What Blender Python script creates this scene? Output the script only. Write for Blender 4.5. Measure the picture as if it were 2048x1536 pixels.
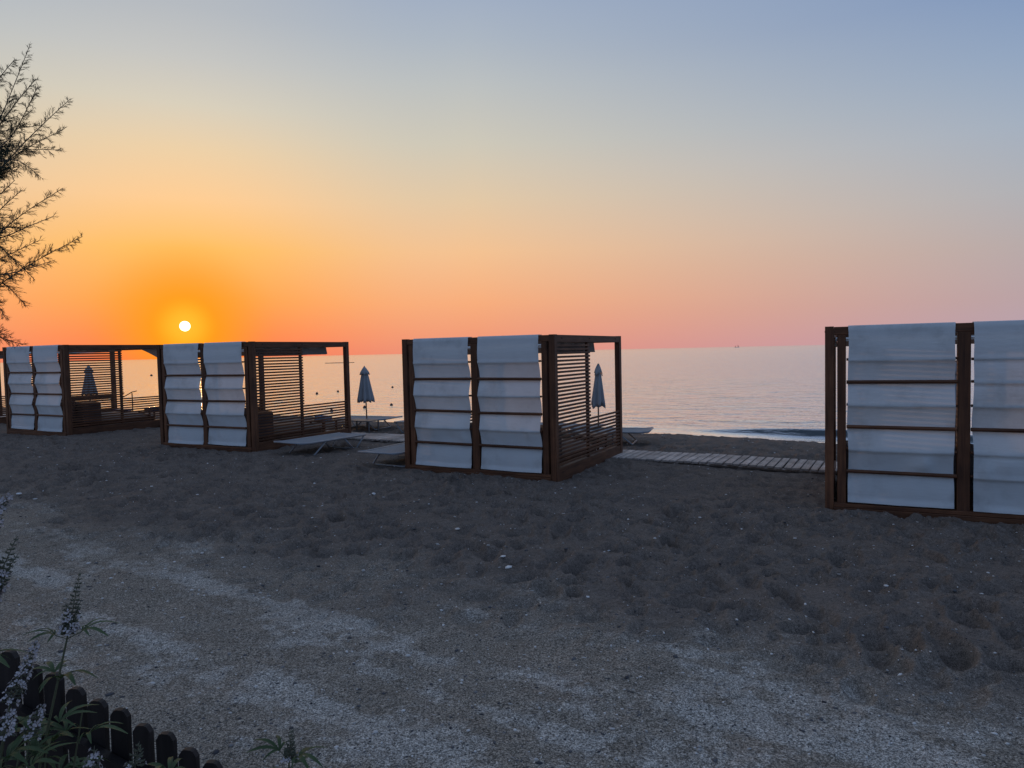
import bpy, math, random
import numpy as np
from mathutils import Vector, Matrix

random.seed(7)
rng = np.random.default_rng(11)
scene = bpy.context.scene
for o in list(bpy.data.objects):
    bpy.data.objects.remove(o)
col = scene.collection
R = math.radians

# ------------------------------------------------------------------ camera
CZ = 2.08
F_PX, PITCH, ROLL = 1403.92, 0.0461, -0.0216
cam_d = bpy.data.cameras.new('camera')
cam_d.sensor_width = 36.0
cam_d.lens = 36.0 * F_PX / 2048.0
cam_d.clip_start = 0.05
cam_d.clip_end = 90000
cam = bpy.data.objects.new('camera', cam_d)
col.objects.link(cam)
cam.matrix_world = (Matrix.Translation((0, 0, CZ)) @ Matrix.Rotation(math.pi / 2 - PITCH, 4, 'X')
                    @ Matrix.Rotation(ROLL, 4, 'Z'))
scene.camera = cam

# ------------------------------------------------------------------ sky
SUN_DIR = Vector((-0.4195, 0.9068, 0.0418)).normalized()
SUN_H = Vector((SUN_DIR.x, SUN_DIR.y, 0)).normalized()


def lin(c):
    c = c / 255.0
    return c / 12.92 if c <= 0.04045 else ((c + 0.055) / 1.055) ** 2.4


def srgb(r, g, b):
    return (lin(r), lin(g), lin(b), 1.0)


world = bpy.data.worlds.new('World')
scene.world = world
world.use_nodes = True
wn = world.node_tree
wn.nodes.clear()


def N(nt, t, **kw):
    n = nt.nodes.new(t)
    for k, v in kw.items():
        setattr(n, k, v)
    return n


def mathn(nt, op, a, b=None, c=None, clamp=False):
    n = N(nt, 'ShaderNodeMath', operation=op)
    n.use_clamp = clamp
    for i, v in enumerate((a, b, c)):
        if v is None:
            continue
        if isinstance(v, (int, float)):
            n.inputs[i].default_value = v
        else:
            nt.links.new(v, n.inputs[i])
    return n.outputs[0]


def maprange(nt, v, a, b, c=0.0, d=1.0, interp='SMOOTHSTEP'):
    n = N(nt, 'ShaderNodeMapRange', interpolation_type=interp)
    nt.links.new(v, n.inputs['Value'])
    n.inputs['From Min'].default_value = a
    n.inputs['From Max'].default_value = b
    n.inputs['To Min'].default_value = c
    n.inputs['To Max'].default_value = d
    return n.outputs['Result']


def ramp(nt, fac, stops, interp='LINEAR'):
    n = N(nt, 'ShaderNodeValToRGB')
    n.color_ramp.interpolation = interp
    el = n.color_ramp.elements
    while len(el) < len(stops):
        el.new(0.5)
    for e, (p, c) in zip(el, stops):
        e.position = p
        e.color = c
    nt.links.new(fac, n.inputs[0])
    return n.outputs[0]


def mixc(nt, fac, a, b, mode='MIX'):
    n = N(nt, 'ShaderNodeMix', data_type='RGBA', blend_type=mode)
    for sock, v in ((n.inputs[0], fac), (n.inputs[6], a), (n.inputs[7], b)):
        if isinstance(v, (int, float)):
            sock.default_value = v
        elif isinstance(v, tuple):
            sock.default_value = v
        else:
            nt.links.new(v, sock)
    return n.outputs[2]


tc = N(wn, 'ShaderNodeTexCoord')
nrm = N(wn, 'ShaderNodeVectorMath', operation='NORMALIZE')
wn.links.new(tc.outputs['Generated'], nrm.inputs[0])
sep = N(wn, 'ShaderNodeSeparateXYZ')
wn.links.new(nrm.outputs[0], sep.inputs[0])
dx, dy, dz = sep.outputs
hx = mathn(wn, 'MULTIPLY', dx, SUN_H.x)
hy = mathn(wn, 'MULTIPLY', dy, SUN_H.y)
hlen = mathn(wn, 'SQRT', mathn(wn, 'ADD', mathn(wn, 'ADD', mathn(wn, 'MULTIPLY', dx, dx),
                                               mathn(wn, 'MULTIPLY', dy, dy)), 1e-6))
cosaz = mathn(wn, 'DIVIDE', mathn(wn, 'ADD', hx, hy), hlen)
daz = mathn(wn, 'ARCCOSINE', mathn(wn, 'MINIMUM', mathn(wn, 'MAXIMUM', cosaz, -0.99999), 0.99999))
# bands by height above the horizon (sin of elevation), at four bearings from the sun
zs = mathn(wn, 'MAXIMUM', dz, 0.0)
r0 = ramp(wn, zs, [(0.0, srgb(246, 112, 72)), (.03, srgb(252, 130, 66)), (.076, srgb(255, 160, 66)), (.14, srgb(255, 189, 95)),
                   (.20, srgb(253, 204, 147)), (.26, srgb(236, 208, 168)), (.31, srgb(216, 207, 188)),
                   (.36, srgb(197, 197, 194)), (.41, srgb(181, 186, 192)), (.60, srgb(150, 164, 188)), (1.0, srgb(134, 148, 178))])
r1 = ramp(wn, zs, [(0.0, srgb(232, 144, 120)), (.03, srgb(240, 156, 120)), (.07, srgb(246, 172, 124)), (.14, srgb(243, 193, 145)),
                   (.21, srgb(226, 200, 166)), (.28, srgb(206, 200, 184)), (.35, srgb(188, 192, 192)),
                   (.40, srgb(172, 182, 194)), (.46, srgb(156, 171, 195)), (.65, srgb(142, 158, 188)), (1.0, srgb(134, 148, 178))])
r2 = ramp(wn, zs, [(0.0, srgb(182, 160, 174)), (.05, srgb(184, 162, 166)), (.11, srgb(182, 170, 170)), (.17, srgb(174, 176, 182)),
                   (.24, srgb(162, 175, 192)), (.31, srgb(144, 164, 192)), (.38, srgb(126, 150, 188)),
                   (.60, srgb(122, 147, 186)), (1.0, srgb(134, 148, 178))])
r3 = ramp(wn, zs, [(0.0, srgb(122, 138, 172)), (.08, srgb(138, 152, 186)), (.2, srgb(138, 164, 206)), (.35, srgb(124, 158, 208)),
                   (.6, srgb(112, 148, 202)), (1.0, srgb(134, 148, 178))])
c = mixc(wn, maprange(wn, daz, R(0), R(20), interp='SMOOTHSTEP'), r0, r1)
c = mixc(wn, maprange(wn, daz, R(22), R(62), interp='LINEAR'), c, r2)
c = mixc(wn, maprange(wn, daz, R(62), R(150), interp='SMOOTHSTEP'), c, r3)
# the sun's own glow and disc
dotn = N(wn, 'ShaderNodeVectorMath', operation='DOT_PRODUCT')
wn.links.new(nrm.outputs[0], dotn.inputs[0])
dotn.inputs[1].default_value = SUN_DIR
ang = mathn(wn, 'ARCCOSINE', mathn(wn, 'MINIMUM', dotn.outputs['Value'], 0.9999999))
glow = maprange(wn, ang, R(7.0), R(0.6), 0.0, 0.95)
c = mixc(wn, glow, c, srgb(255, 152, 6))
halo = maprange(wn, ang, R(2.4), R(0.30), 0.0, 0.55)
c = mixc(wn, halo, c, srgb(255, 206, 60))
disc = maprange(wn, ang, R(0.39), R(0.31), 0.0, 1.0)
c = mixc(wn, disc, c, (6.0, 5.2, 3.4, 1.0))
# a trace of physical scattering under the measured bands
sky = N(wn, 'ShaderNodeTexSky', sky_type='NISHITA')
sky.sun_disc = False
sky.sun_elevation = math.asin(SUN_DIR.z)
sky.sun_rotation = math.atan2(SUN_DIR.x, SUN_DIR.y)
sky.altitude = 0
c = mixc(wn, 0.002, c, sky.outputs[0], 'ADD')
bg = N(wn, 'ShaderNodeBackground')
bg.inputs['Strength'].default_value = 1.0
wn.links.new(c, bg.inputs['Color'])
wo = N(wn, 'ShaderNodeOutputWorld')
wn.links.new(bg.outputs[0], wo.inputs['Surface'])

# ------------------------------------------------------------------ sun
sl = bpy.data.lights.new('sun', 'SUN')
sl.energy = 0.65
sl.angle = R(0.6)
sl.color = (1.0, 0.50, 0.20)
so = bpy.data.objects.new('sun', sl)
col.objects.link(so)
so.rotation_euler = SUN_DIR.to_track_quat('Z', 'Y').to_euler()
so.location = (0, 0, 30)

vs = scene.view_settings
vs.view_transform = 'Standard'
vs.look = 'None'
vs.exposure = 0.0
vs.gamma = 1.0
vs.use_curve_mapping = False
scene.render.engine = 'CYCLES'
scene.render.resolution_x = 1024
scene.render.resolution_y = 768
scene.cycles.max_bounces = 6
scene.cycles.transparent_max_bounces = 8
scene.cycles.sample_clamp_indirect = 4.0


# ------------------------------------------------------------------ helpers
def link(o, parent=None):
    col.objects.link(o)
    if parent is not None:
        o.parent = parent
    return o


def tag(o, label=None, cat=None, group=None, kind=None):
    if label:
        o['label'] = label
    if cat:
        o['category'] = cat
    if group:
        o['group'] = group
    if kind:
        o['kind'] = kind
    return o


def empty(name, loc, rz=0.0):
    o = bpy.data.objects.new(name, None)
    o.empty_display_size = 0.2
    o.location = loc
    o.rotation_euler = (0, 0, rz)
    return link(o)


class MB:
    """collects shapes of ONE part"""

    def __init__(s):
        s.v = []
        s.f = []

    def box(s, x0, x1, y0, y1, z0, z1, bev=0.0):
        if bev <= 0:
            b = len(s.v)
            s.v += [(x0, y0, z0), (x1, y0, z0), (x1, y1, z0), (x0, y1, z0), (x0, y0, z1), (x1, y0, z1), (x1, y1, z1), (x0, y1, z1)]
            s.f += [tuple(b + i for i in q) for q in ((0, 3, 2, 1), (4, 5, 6, 7), (0, 1, 5, 4), (1, 2, 6, 5), (2, 3, 7, 6), (3, 0, 4, 7))]
            return s
        d = (x1 - x0, y1 - y0, z1 - z0)
        ax = d.index(max(d))
        lo = (x0, y0, z0)
        hi = (x1, y1, z1)
        p, q = [i for i in range(3) if i != ax]
        oct_ = [(lo[p] + bev, lo[q]), (hi[p] - bev, lo[q]), (hi[p], lo[q] + bev), (hi[p], hi[q] - bev),
                (hi[p] - bev, hi[q]), (lo[p] + bev, hi[q]), (lo[p], hi[q] - bev), (lo[p], lo[q] + bev)]
        b = len(s.v)
        for e in (lo[ax], hi[ax]):
            for (a, c_) in oct_:
                t = [0, 0, 0]
                t[ax] = e
                t[p] = a
                t[q] = c_
                s.v.append(tuple(t))
        fl = ax == 1
        for i in range(8):
            j = (i + 1) % 8
            s.f.append((b + i, b + j, b + 8 + j, b + 8 + i) if not fl else (b + i, b + 8 + i, b + 8 + j, b + j))
        s.f.append(tuple(b + i for i in (range(7, -1, -1) if not fl else range(8))))
        s.f.append(tuple(b + 8 + i for i in (range(8) if not fl else range(7, -1, -1))))
        return s

    def tube(s, pts, rad, n=8, cap=True):
        pts = [Vector(p) for p in pts]
        if isinstance(rad, (int, float)):
            rad = [rad] * len(pts)
        b = len(s.v)
        ref = Vector((0, 0, 1))
        for i, p in enumerate(pts):
            t = (pts[min(i + 1, len(pts) - 1)] - pts[max(i - 1, 0)]).normalized()
            if abs(t.dot(ref)) > 0.95:
                r_ = Vector((1, 0, 0))
            else:
                r_ = ref
            a = t.cross(r_).normalized()
            c_ = t.cross(a).normalized()
            for k in range(n):
                an = 2 * math.pi * k / n
                s.v.append(tuple(p + (a * math.cos(an) + c_ * math.sin(an)) * rad[i]))
        for i in range(len(pts) - 1):
            for k in range(n):
                k2 = (k + 1) % n
                s.f.append((b + i * n + k, b + i * n + k2, b + (i + 1) * n + k2, b + (i + 1) * n + k))
        if cap:
            s.f.append(tuple(b + k for k in range(n - 1, -1, -1)))
            e = b + (len(pts) - 1) * n
            s.f.append(tuple(e + k for k in range(n)))
        return s

    def grid(s, P):
        """P: rows of points"""
        b = len(s.v)
        nr, nc = len(P), len(P[0])
        for row in P:
            s.v += [tuple(p) for p in row]
        for i in range(nr - 1):
            for j in range(nc - 1):
                s.f.append((b + i * nc + j, b + i * nc + j + 1, b + (i + 1) * nc + j + 1, b + (i + 1) * nc + j))
        return s

    def mesh(s, name, mat, smooth=False):
        m = bpy.data.meshes.new(name)
        m.from_pydata(s.v, [], s.f)
        if smooth:
            m.polygons.foreach_set('use_smooth', [True] * len(m.polygons))
        if mat is not None:
            m.materials.append(mat)
        m.update()
        return m

    def build(s, name, mat, parent=None, smooth=False, loc=None, rot=None):
        o = bpy.data.objects.new(name, s.mesh(name, mat, smooth))
        if loc is not None:
            o.location = loc
        if rot is not None:
            o.rotation_euler = rot
        return link(o, parent)


def place(mesh, name, parent, loc=(0, 0, 0), rot=(0, 0, 0), scale=None):
    o = bpy.data.objects.new(name, mesh)
    o.location = loc
    o.rotation_euler = rot
    if scale is not None:
        o.scale = scale
    return link(o, parent)


# numpy noise -------------------------------------------------------
def h2(ix, iy, seed):
    n = (ix.astype(np.int64) * 374761393 + iy.astype(np.int64) * 668265263 + seed * 1442695041) & 0xFFFFFFFF
    n = ((n ^ (n >> 13)) * 1274126177) & 0xFFFFFFFF
    n = (n ^ (n >> 16)) & 0xFFFFFFFF
    n = (n * 2246822519) & 0xFFFFFFFF
    n = (n ^ (n >> 15)) & 0xFFFFFFFF
    return n / 4294967295.0


def vnoise(x, y, seed=0):
    ix = np.floor(x)
    iy = np.floor(y)
    fx = x - ix
    fy = y - iy
    fx = fx * fx * fx * (fx * (fx * 6 - 15) + 10)
    fy = fy * fy * fy * (fy * (fy * 6 - 15) + 10)
    a = h2(ix, iy, seed)
    b = h2(ix + 1, iy, seed)
    c_ = h2(ix, iy + 1, seed)
    d = h2(ix + 1, iy + 1, seed)
    return (a * (1 - fx) + b * fx) * (1 - fy) + (c_ * (1 - fx) + d * fx) * fy


def fbm(x, y, seed=0, oct_=4, gain=0.5):
    s = np.zeros_like(x)
    a = 1.0
    t = 0.0
    for i in range(oct_):
        s += a * vnoise(x * 2 ** i + 17.3 * i, y * 2 ** i - 9.1 * i, seed + i)
        t += a
        a *= gain
    return s / t


def smooth(a, b, x):
    t = np.clip((x - a) / (b - a), 0, 1)
    return t * t * (3 - 2 * t)


def pits(x, y, cell, seed, keep=0.75):
    """foot-sized hollows with a low rim, elongated and turned at random"""
    ix = np.floor(x / cell)
    iy = np.floor(y / cell)
    out = np.zeros_like(x)
    for i in (-1, 0, 1):
        for j in (-1, 0, 1):
            cx = ix + i
            cy = iy + j
            on = h2(cx, cy, seed + 5) < keep
            px = (cx + h2(cx, cy, seed)) * cell
            py = (cy + h2(cx, cy, seed + 1)) * cell
            an = h2(cx, cy, seed + 2) * math.pi
            sz = cell * (0.22 + 0.24 * h2(cx, cy, seed + 3))
            dep = 0.35 + 0.65 * h2(cx, cy, seed + 4)
            ddx = x - px
            ddy = y - py
            a = (ddx * np.cos(an) + ddy * np.sin(an)) / (sz * 1.45)
            b = (-ddx * np.sin(an) + ddy * np.cos(an)) / (sz * 0.85)
            d = np.sqrt(a * a + b * b)
            prof = -np.exp(-(d * 1.05) ** 2.8) + 0.32 * np.exp(-((d - 1.28) / 0.27) ** 2)
            out += on * dep * prof
    return out


EU = (0.87, -0.493)     # along the shore
EV = (0.493, 0.87)      # towards the sea


def uv(x, y):
    return x * EU[0] + y * EU[1], x * EV[0] + y * EV[1]


def xy(u, v):
    return u * EU[0] + v * EV[0], u * EU[1] + v * EV[1]


SEA_Z = -0.40


def loose_mask(x, y):
    u, v = uv(x, y)
    e = v + (fbm(x * 0.9, y * 0.9, 41, 3) - 0.5) * 1.5
    return smooth(4.0, 5.9, e)


def height(x, y):
    x = np.asarray(x, float)
    y = np.asarray(y, float)
    u, v = uv(x, y)
    base = np.interp(u, [-60, -32, -25, -18.3, -11.7, -4.8, 2.0, 10, 60], [.1, .12, .16, .19, .10, .03, .0, -.02, -.02])
    base = base * smooth(3.5, 9.0, v)
    crest = 15.9 + 0.5 * np.exp(-((u + 4.1) / 1.6) ** 2) + 0.5 * (fbm(u * 0.35, u * 0 + 3.0, 61, 3) - 0.5)
    d = v - crest
    fall = np.where(d > 0, -0.17 * d - 0.05 * np.minimum(d, 1.0), 0.0)
    fall = np.maximum(fall, -7.0)
    z = base + fall + 0.05 * np.exp(-((d + 0.9) / 0.8) ** 2)
    loose = loose_mask(x, y)
    near = smooth(70, 35, np.hypot(x, y))
    z += (fbm(x * 0.45, y * 0.45, 3, 3) - 0.5) * 0.10 * near
    lump = smooth(0.2, 0.75, fbm(x * 0.5 + 5, y * 0.5, 77, 3))
    seaw = 1 - 0.75 * smooth(13.0, 15.5, v)
    seaw = seaw * (1 - 0.55 * smooth(9.2, 9.8, v) * smooth(13.6, 13.3, v)) * (1 - 0.7 * smooth(11.9, 12.2, v) * smooth(13.6, 13.3, v))
    amp = loose * (0.7 + 0.3 * lump) * near * seaw
    z += amp * (0.145 * pits(x, y, 0.28, 100, 0.74) + 0.070 * pits(x + 3.3, y - 1.7, 0.18, 200, 0.45))
    z += near * (0.4 + 0.6 * loose) * (fbm(x * 4.0, y * 4.0, 9, 2) - 0.5) * 0.035
    def ridged(f, sd):
        return 1 - np.abs(2 * vnoise(x * f + 3.1 * sd, y * f - 1.7 * sd, 900 + sd) - 1)
    z += amp * (0.040 * ridged(2.6, 1) + 0.022 * ridged(5.3, 2))
    # wheel ruts and shallow scuffs on the hard track
    tr = 1 - loose
    z += near * tr * (fbm(u * 0.5, v * 2.4, 23, 3) - 0.5) * 0.035
    z += near * (fbm(x * 17, y * 17, 15, 2) - 0.5) * 0.005
    return z


def hz(x, y):
    return float(height(np.array([x]), np.array([y]))[0])


# ------------------------------------------------------------------ materials
def newmat(name):
    m = bpy.data.materials.new(name)
    m.use_nodes = True
    nt = m.node_tree
    nt.nodes.clear()
    out = N(nt, 'ShaderNodeOutputMaterial')
    p = N(nt, 'ShaderNodeBsdfPrincipled')
    nt.links.new(p.outputs[0], out.inputs[0])
    return m, nt, p, out


def noise(nt, scale, detail=3.0, rough=0.55, vec=None, dist=0.0):
    n = N(nt, 'ShaderNodeTexNoise')
    n.inputs['Scale'].default_value = scale
    n.inputs['Detail'].default_value = detail
    n.inputs['Roughness'].default_value = rough
    n.inputs['Distortion'].default_value = dist
    if vec is not None:
        nt.links.new(vec, n.inputs['Vector'])
    return n.outputs['Fac']


def coords(nt, kind='Object', scale=None):
    t = N(nt, 'ShaderNodeTexCoord').outputs[kind]
    if scale is None:
        return t
    m = N(nt, 'ShaderNodeMapping')
    m.inputs['Scale'].default_value = scale
    nt.links.new(t, m.inputs['Vector'])
    return m.outputs[0]


def bump(nt, p, h, strength=0.3, dist=0.01):
    b = N(nt, 'ShaderNodeBump')
    b.inputs['Strength'].default_value = strength
    b.inputs['Distance'].default_value = dist
    nt.links.new(h, b.inputs['Height'])
    nt.links.new(b.outputs[0], p.inputs['Normal'])


def wood_mat(name, c0, c1, axis, rough=0.6, weather=None):
    m, nt, p, out = newmat(name)
    sc = [26.0, 26.0, 26.0]
    sc[axis] = 1.6
    v = coords(nt, 'Object', tuple(sc))
    oi = N(nt, 'ShaderNodeObjectInfo')
    vv = N(nt, 'ShaderNodeVectorMath', operation='ADD')
    sh = N(nt, 'ShaderNodeCombineXYZ')
    r_ = mathn(nt, 'MULTIPLY', oi.outputs['Random'], 37.0)
    for i in range(3):
        nt.links.new(r_, sh.inputs[i])
    nt.links.new(v, vv.inputs[0])
    nt.links.new(sh.outputs[0], vv.inputs[1])
    g = noise(nt, 1.0, 5.0, 0.6, vv.outputs[0], 0.6)
    cc = ramp(nt, g, [(0.3, c0), (0.7, c1)])
    big = noise(nt, 2.3, 3.0, 0.6, coords(nt, 'Object'))
    k = maprange(nt, big, 0.3, 0.75, 0.65, 1.25, 'LINEAR')
    k2 = mathn(nt, 'MULTIPLY', k, maprange(nt, oi.outputs['Random'], 0, 1, 0.75, 1.25, 'LINEAR'))
    hs = N(nt, 'ShaderNodeHueSaturation')
    nt.links.new(cc, hs.inputs['Color'])
    nt.links.new(k2, hs.inputs['Value'])
    nt.links.new(hs.outputs[0], p.inputs['Base Color'])
    p.inputs['Roughness'].default_value = rough
    p.inputs['Specular IOR Level'].default_value = 0.25
    bump(nt, p, g, 0.35, 0.004)
    return m


def lin3(r, g, b):
    return (r, g, b, 1.0)


WOOD = [wood_mat('dark_stained_timber_%s' % a, lin3(.064, .025, .012), lin3(.165, .068, .030), i) for i, a in enumerate('xyz')]
GREYWOOD = wood_mat('weathered_grey_boards', lin3(.30, .245, .20), lin3(.56, .48, .41), 1, 0.8)
BLACKWOOD = wood_mat('black_stained_fence_wood', lin3(.010, .008, .008), lin3(.028, .022, .020), 2, 0.55)


def cloth_mat(name, base, trans=0.25, dirt=0.0, weave=420.0):
    m, nt, p, out = newmat(name)
    v = coords(nt, 'Object')
    n1 = noise(nt, 2.2, 5.0, 0.6, v)
    dirtn = maprange(nt, n1, 0.48, 0.8, 0.0, dirt)
    cc = mixc(nt, dirtn, base, lin3(base[0] * .45, base[1] * .44, base[2] * .42))
    n2 = noise(nt, 6.0, 3.0, 0.6, coords(nt, 'Object', (1.0, 1.0, 5.0)))
    n3 = noise(nt, weave, 1.0, 0.5, v)
    nt.links.new(cc, p.inputs['Base Color'])
    p.inputs['Roughness'].default_value = 0.85
    p.inputs['Specular IOR Level'].default_value = 0.1
    h = mathn(nt, 'ADD', mathn(nt, 'MULTIPLY', n2, 1.0), mathn(nt, 'MULTIPLY', n3, 0.06))
    bump(nt, p, h, 0.35, 0.012)
    tr = N(nt, 'ShaderNodeBsdfTranslucent')
    nt.links.new(cc, tr.inputs['Color'])
    mx = N(nt, 'ShaderNodeMixShader')
    mx.inputs[0].default_value = trans
    nt.links.new(p.outputs[0], mx.inputs[1])
    nt.links.new(tr.outputs[0], mx.inputs[2])
    nt.links.new(mx.outputs[0], out.inputs[0])
    return m


CANVAS = cloth_mat('white_canvas', lin3(.71, .74, .73), 0.26, 0.5)
TAUPE = cloth_mat('taupe_canopy_cloth', lin3(.20, .165, .14), 0.25, 0.3)
PARASOL = cloth_mat('pale_parasol_cloth', lin3(.34, .35, .355), 0.12, 0.3)
SLING = cloth_mat('lounger_sling_mesh', lin3(.30, .31, .31), 0.10, 0.3, 250)
CUSHION = cloth_mat('grey_brown_cushion', lin3(.12, .10, .095), 0.0, 0.3)
MATTRESS = cloth_mat('cream_mattress', lin3(.22, .18, .15), 0.0, 0.3)


def plain(name, c_, rough=0.5, metal=0.0, var=0.15, scale=8.0, spec=0.4):
    m, nt, p, out = newmat(name)
    n1 = noise(nt, scale, 4.0, 0.6, coords(nt, 'Object'))
    k = maprange(nt, n1, 0.3, 0.7, 1 - var, 1 + var, 'LINEAR')
    hs = N(nt, 'ShaderNodeHueSaturation')
    hs.inputs['Color'].default_value = c_
    nt.links.new(k, hs.inputs['Value'])
    nt.links.new(hs.outputs[0], p.inputs['Base Color'])
    p.inputs['Roughness'].default_value = rough
    p.inputs['Metallic'].default_value = metal
    p.inputs['Specular IOR Level'].default_value = spec
    bump(nt, p, n1, 0.1, 0.004)
    return m


ALU = plain('powder_coated_white_metal', lin3(.26, .27, .28), 0.4)
TABLE = plain('grey_table_metal', lin3(.10, .10, .10), 0.5)
STEEL = plain('dark_bolt_steel', lin3(.02, .02, .02), 0.4, 0.6)
POLE = plain('parasol_pole_wood', lin3(.14, .09, .06), 0.6)
BUOY = plain('dark_buoy_plastic', lin3(.03, .02, .02), 0.5)
BLUEP = plain('dark_blue_plastic', lin3(.02, .03, .08), 0.5)
WHITEP = plain('white_gelcoat', lin3(.75, .75, .74), 0.35)
PALEBLUE = plain('pale_blue_paint', lin3(.22, .38, .55), 0.4)
ROCK = plain('dark_beach_rock', lin3(.03, .028, .03), 0.85, scale=30)
SHELL = plain('chalk_white_stone', lin3(.72, .70, .66), 0.8, scale=40)


def ground_mat():
    m, nt, p, out = newmat('dark_sand_and_dirt')
    v = coords(nt, 'Object')
    at = N(nt, 'ShaderNodeAttribute', attribute_name='pale')
    lo = N(nt, 'ShaderNodeAttribute', attribute_name='loose')
    n_mid = noise(nt, 3.0, 6.0, 0.65, v)
    n_fine = noise(nt, 42.0, 4.0, 0.7, v)
    n_grit = noise(nt, 150.0, 2.0, 0.6, v)
    n_clod = noise(nt, 19.0, 4.0, 0.65, v)
    sand = ramp(nt, n_mid, [(0.3, lin3(.116, .092, .074)), (0.7, lin3(.160, .128, .103))])
    dirt = ramp(nt, n_mid, [(0.3, lin3(.168, .143, .112)), (0.7, lin3(.228, .196, .155))])
    cc = mixc(nt, lo.outputs['Fac'], dirt, sand)
    pm = mathn(nt, 'ADD', mathn(nt, 'MULTIPLY', at.outputs['Fac'], 0.62),
               mathn(nt, 'ADD', mathn(nt, 'MULTIPLY', n_clod, 0.55), mathn(nt, 'MULTIPLY', n_fine, 0.35)))
    pf = mathn(nt, 'MULTIPLY', maprange(nt, pm, 0.55, 1.15), maprange(nt, at.outputs['Fac'], 0.0, 0.25))
    cc = mixc(nt, pf, cc, lin3(.30, .275, .235))
    k = maprange(nt, n_fine, 0.3, 0.7, 0.70, 1.30, 'LINEAR')
    g = maprange(nt, n_grit, 0.34, 0.66, 0.55, 1.5, 'LINEAR')
    sp = maprange(nt, noise(nt, 75.0, 2.0, 0.6, v), 0.36, 0.64, 0.5, 1.6, 'LINEAR')
    lf = N(nt, 'ShaderNodeMix', data_type='FLOAT')
    nt.links.new(lo.outputs['Fac'], lf.inputs[0])
    nt.links.new(sp, lf.inputs[2])
    lf.inputs[3].default_value = 1.0
    g = mathn(nt, 'MULTIPLY', g, lf.outputs[0])
    hs = N(nt, 'ShaderNodeHueSaturation')
    nt.links.new(cc, hs.inputs['Color'])
    kc = maprange(nt, n_clod, 0.3, 0.7, 0.82, 1.18, 'LINEAR')
    nt.links.new(mathn(nt, 'MULTIPLY', mathn(nt, 'MULTIPLY', k, g), kc), hs.inputs['Value'])
    nt.links.new(hs.outputs[0], p.inputs['Base Color'])
    p.inputs['Roughness'].default_value = 0.95
    p.inputs['Specular IOR Level'].default_value = 0.12
    h = mathn(nt, 'ADD', mathn(nt, 'ADD', n_fine, mathn(nt, 'MULTIPLY', n_clod, 1.2)), mathn(nt, 'MULTIPLY', n_grit, 0.3))
    bump(nt, p, h, 0.45, 0.010)
    return m


def sea_mat():
    m, nt, p, out = newmat('sea_water')
    v = N(nt, 'ShaderNodeTexCoord').outputs['Object']
    mp = N(nt, 'ShaderNodeMapping')
    mp.inputs['Rotation'].default_value = (0, 0, math.atan2(0.493, 0.87))
    nt.links.new(v, mp.inputs['Vector'])
    s1 = N(nt, 'ShaderNodeMapping')
    s1.inputs['Scale'].default_value = (0.45, 1.0, 1.0)
    nt.links.new(mp.outputs[0], s1.inputs['Vector'])
    n1 = noise(nt, 1.9, 4.0, 0.6, s1.outputs[0], 0.5)
    n2 = noise(nt, 6.5, 3.0, 0.6, s1.outputs[0], 0.3)
    n3 = noise(nt, 0.12, 3.0, 0.5, s1.outputs[0], 0.3)
    h = mathn(nt, 'ADD', mathn(nt, 'ADD', mathn(nt, 'MULTIPLY', n1, 0.14), mathn(nt, 'MULTIPLY', n2, 0.022)),
              mathn(nt, 'MULTIPLY', n3, 0.12))
    fo_ = N(nt, 'ShaderNodeAttribute', attribute_name='foam')
    ca_ = N(nt, 'ShaderNodeAttribute', attribute_name='calm')
    h = mathn(nt, 'MULTIPLY', h, mathn(nt, 'SUBTRACT', 1.0, mathn(nt, 'MULTIPLY', ca_.outputs['Fac'], 0.8)))
    fn = noise(nt, 5.0, 5.0, 0.7, s1.outputs[0], 1.0)
    ff = mathn(nt, 'MULTIPLY', fo_.outputs['Fac'], maprange(nt, fn, 0.35, 0.62))
    cc = mixc(nt, ff, lin3(.012, .035, .045), lin3(.75, .74, .74))
    nt.links.new(cc, p.inputs['Base Color'])
    p.inputs['Roughness'].default_value = 0.5
    p.inputs['Specular IOR Level'].default_value = 0.0
    b = N(nt, 'ShaderNodeBump')
    b.inputs['Strength'].default_value = 1.0
    b.inputs['Distance'].default_value = 1.0
    nt.links.new(h, b.inputs['Height'])
    gl = N(nt, 'ShaderNodeBsdfGlossy')
    gl.distribution = 'MULTI_GGX'
    gl.inputs['Color'].default_value = (.97, .97, .97, 1)
    gl.inputs['Roughness'].default_value = 0.19
    fr = N(nt, 'ShaderNodeLayerWeight')
    fr.inputs['Blend'].default_value = 0.5
    for q in (gl, fr, p):
        nt.links.new(b.outputs[0], q.inputs['Normal'])
    mx = N(nt, 'ShaderNodeMixShader')
    nt.links.new(maprange(nt, fr.outputs['Facing'], 0.42, 0.86, 0.06, 0.97), mx.inputs[0])
    nt.links.new(p.outputs[0], mx.inputs[1])
    nt.links.new(gl.outputs[0], mx.inputs[2])
    nt.links.new(mx.outputs[0], out.inputs[0])
    return m


GROUND = ground_mat()
SEA = sea_mat()

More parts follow.
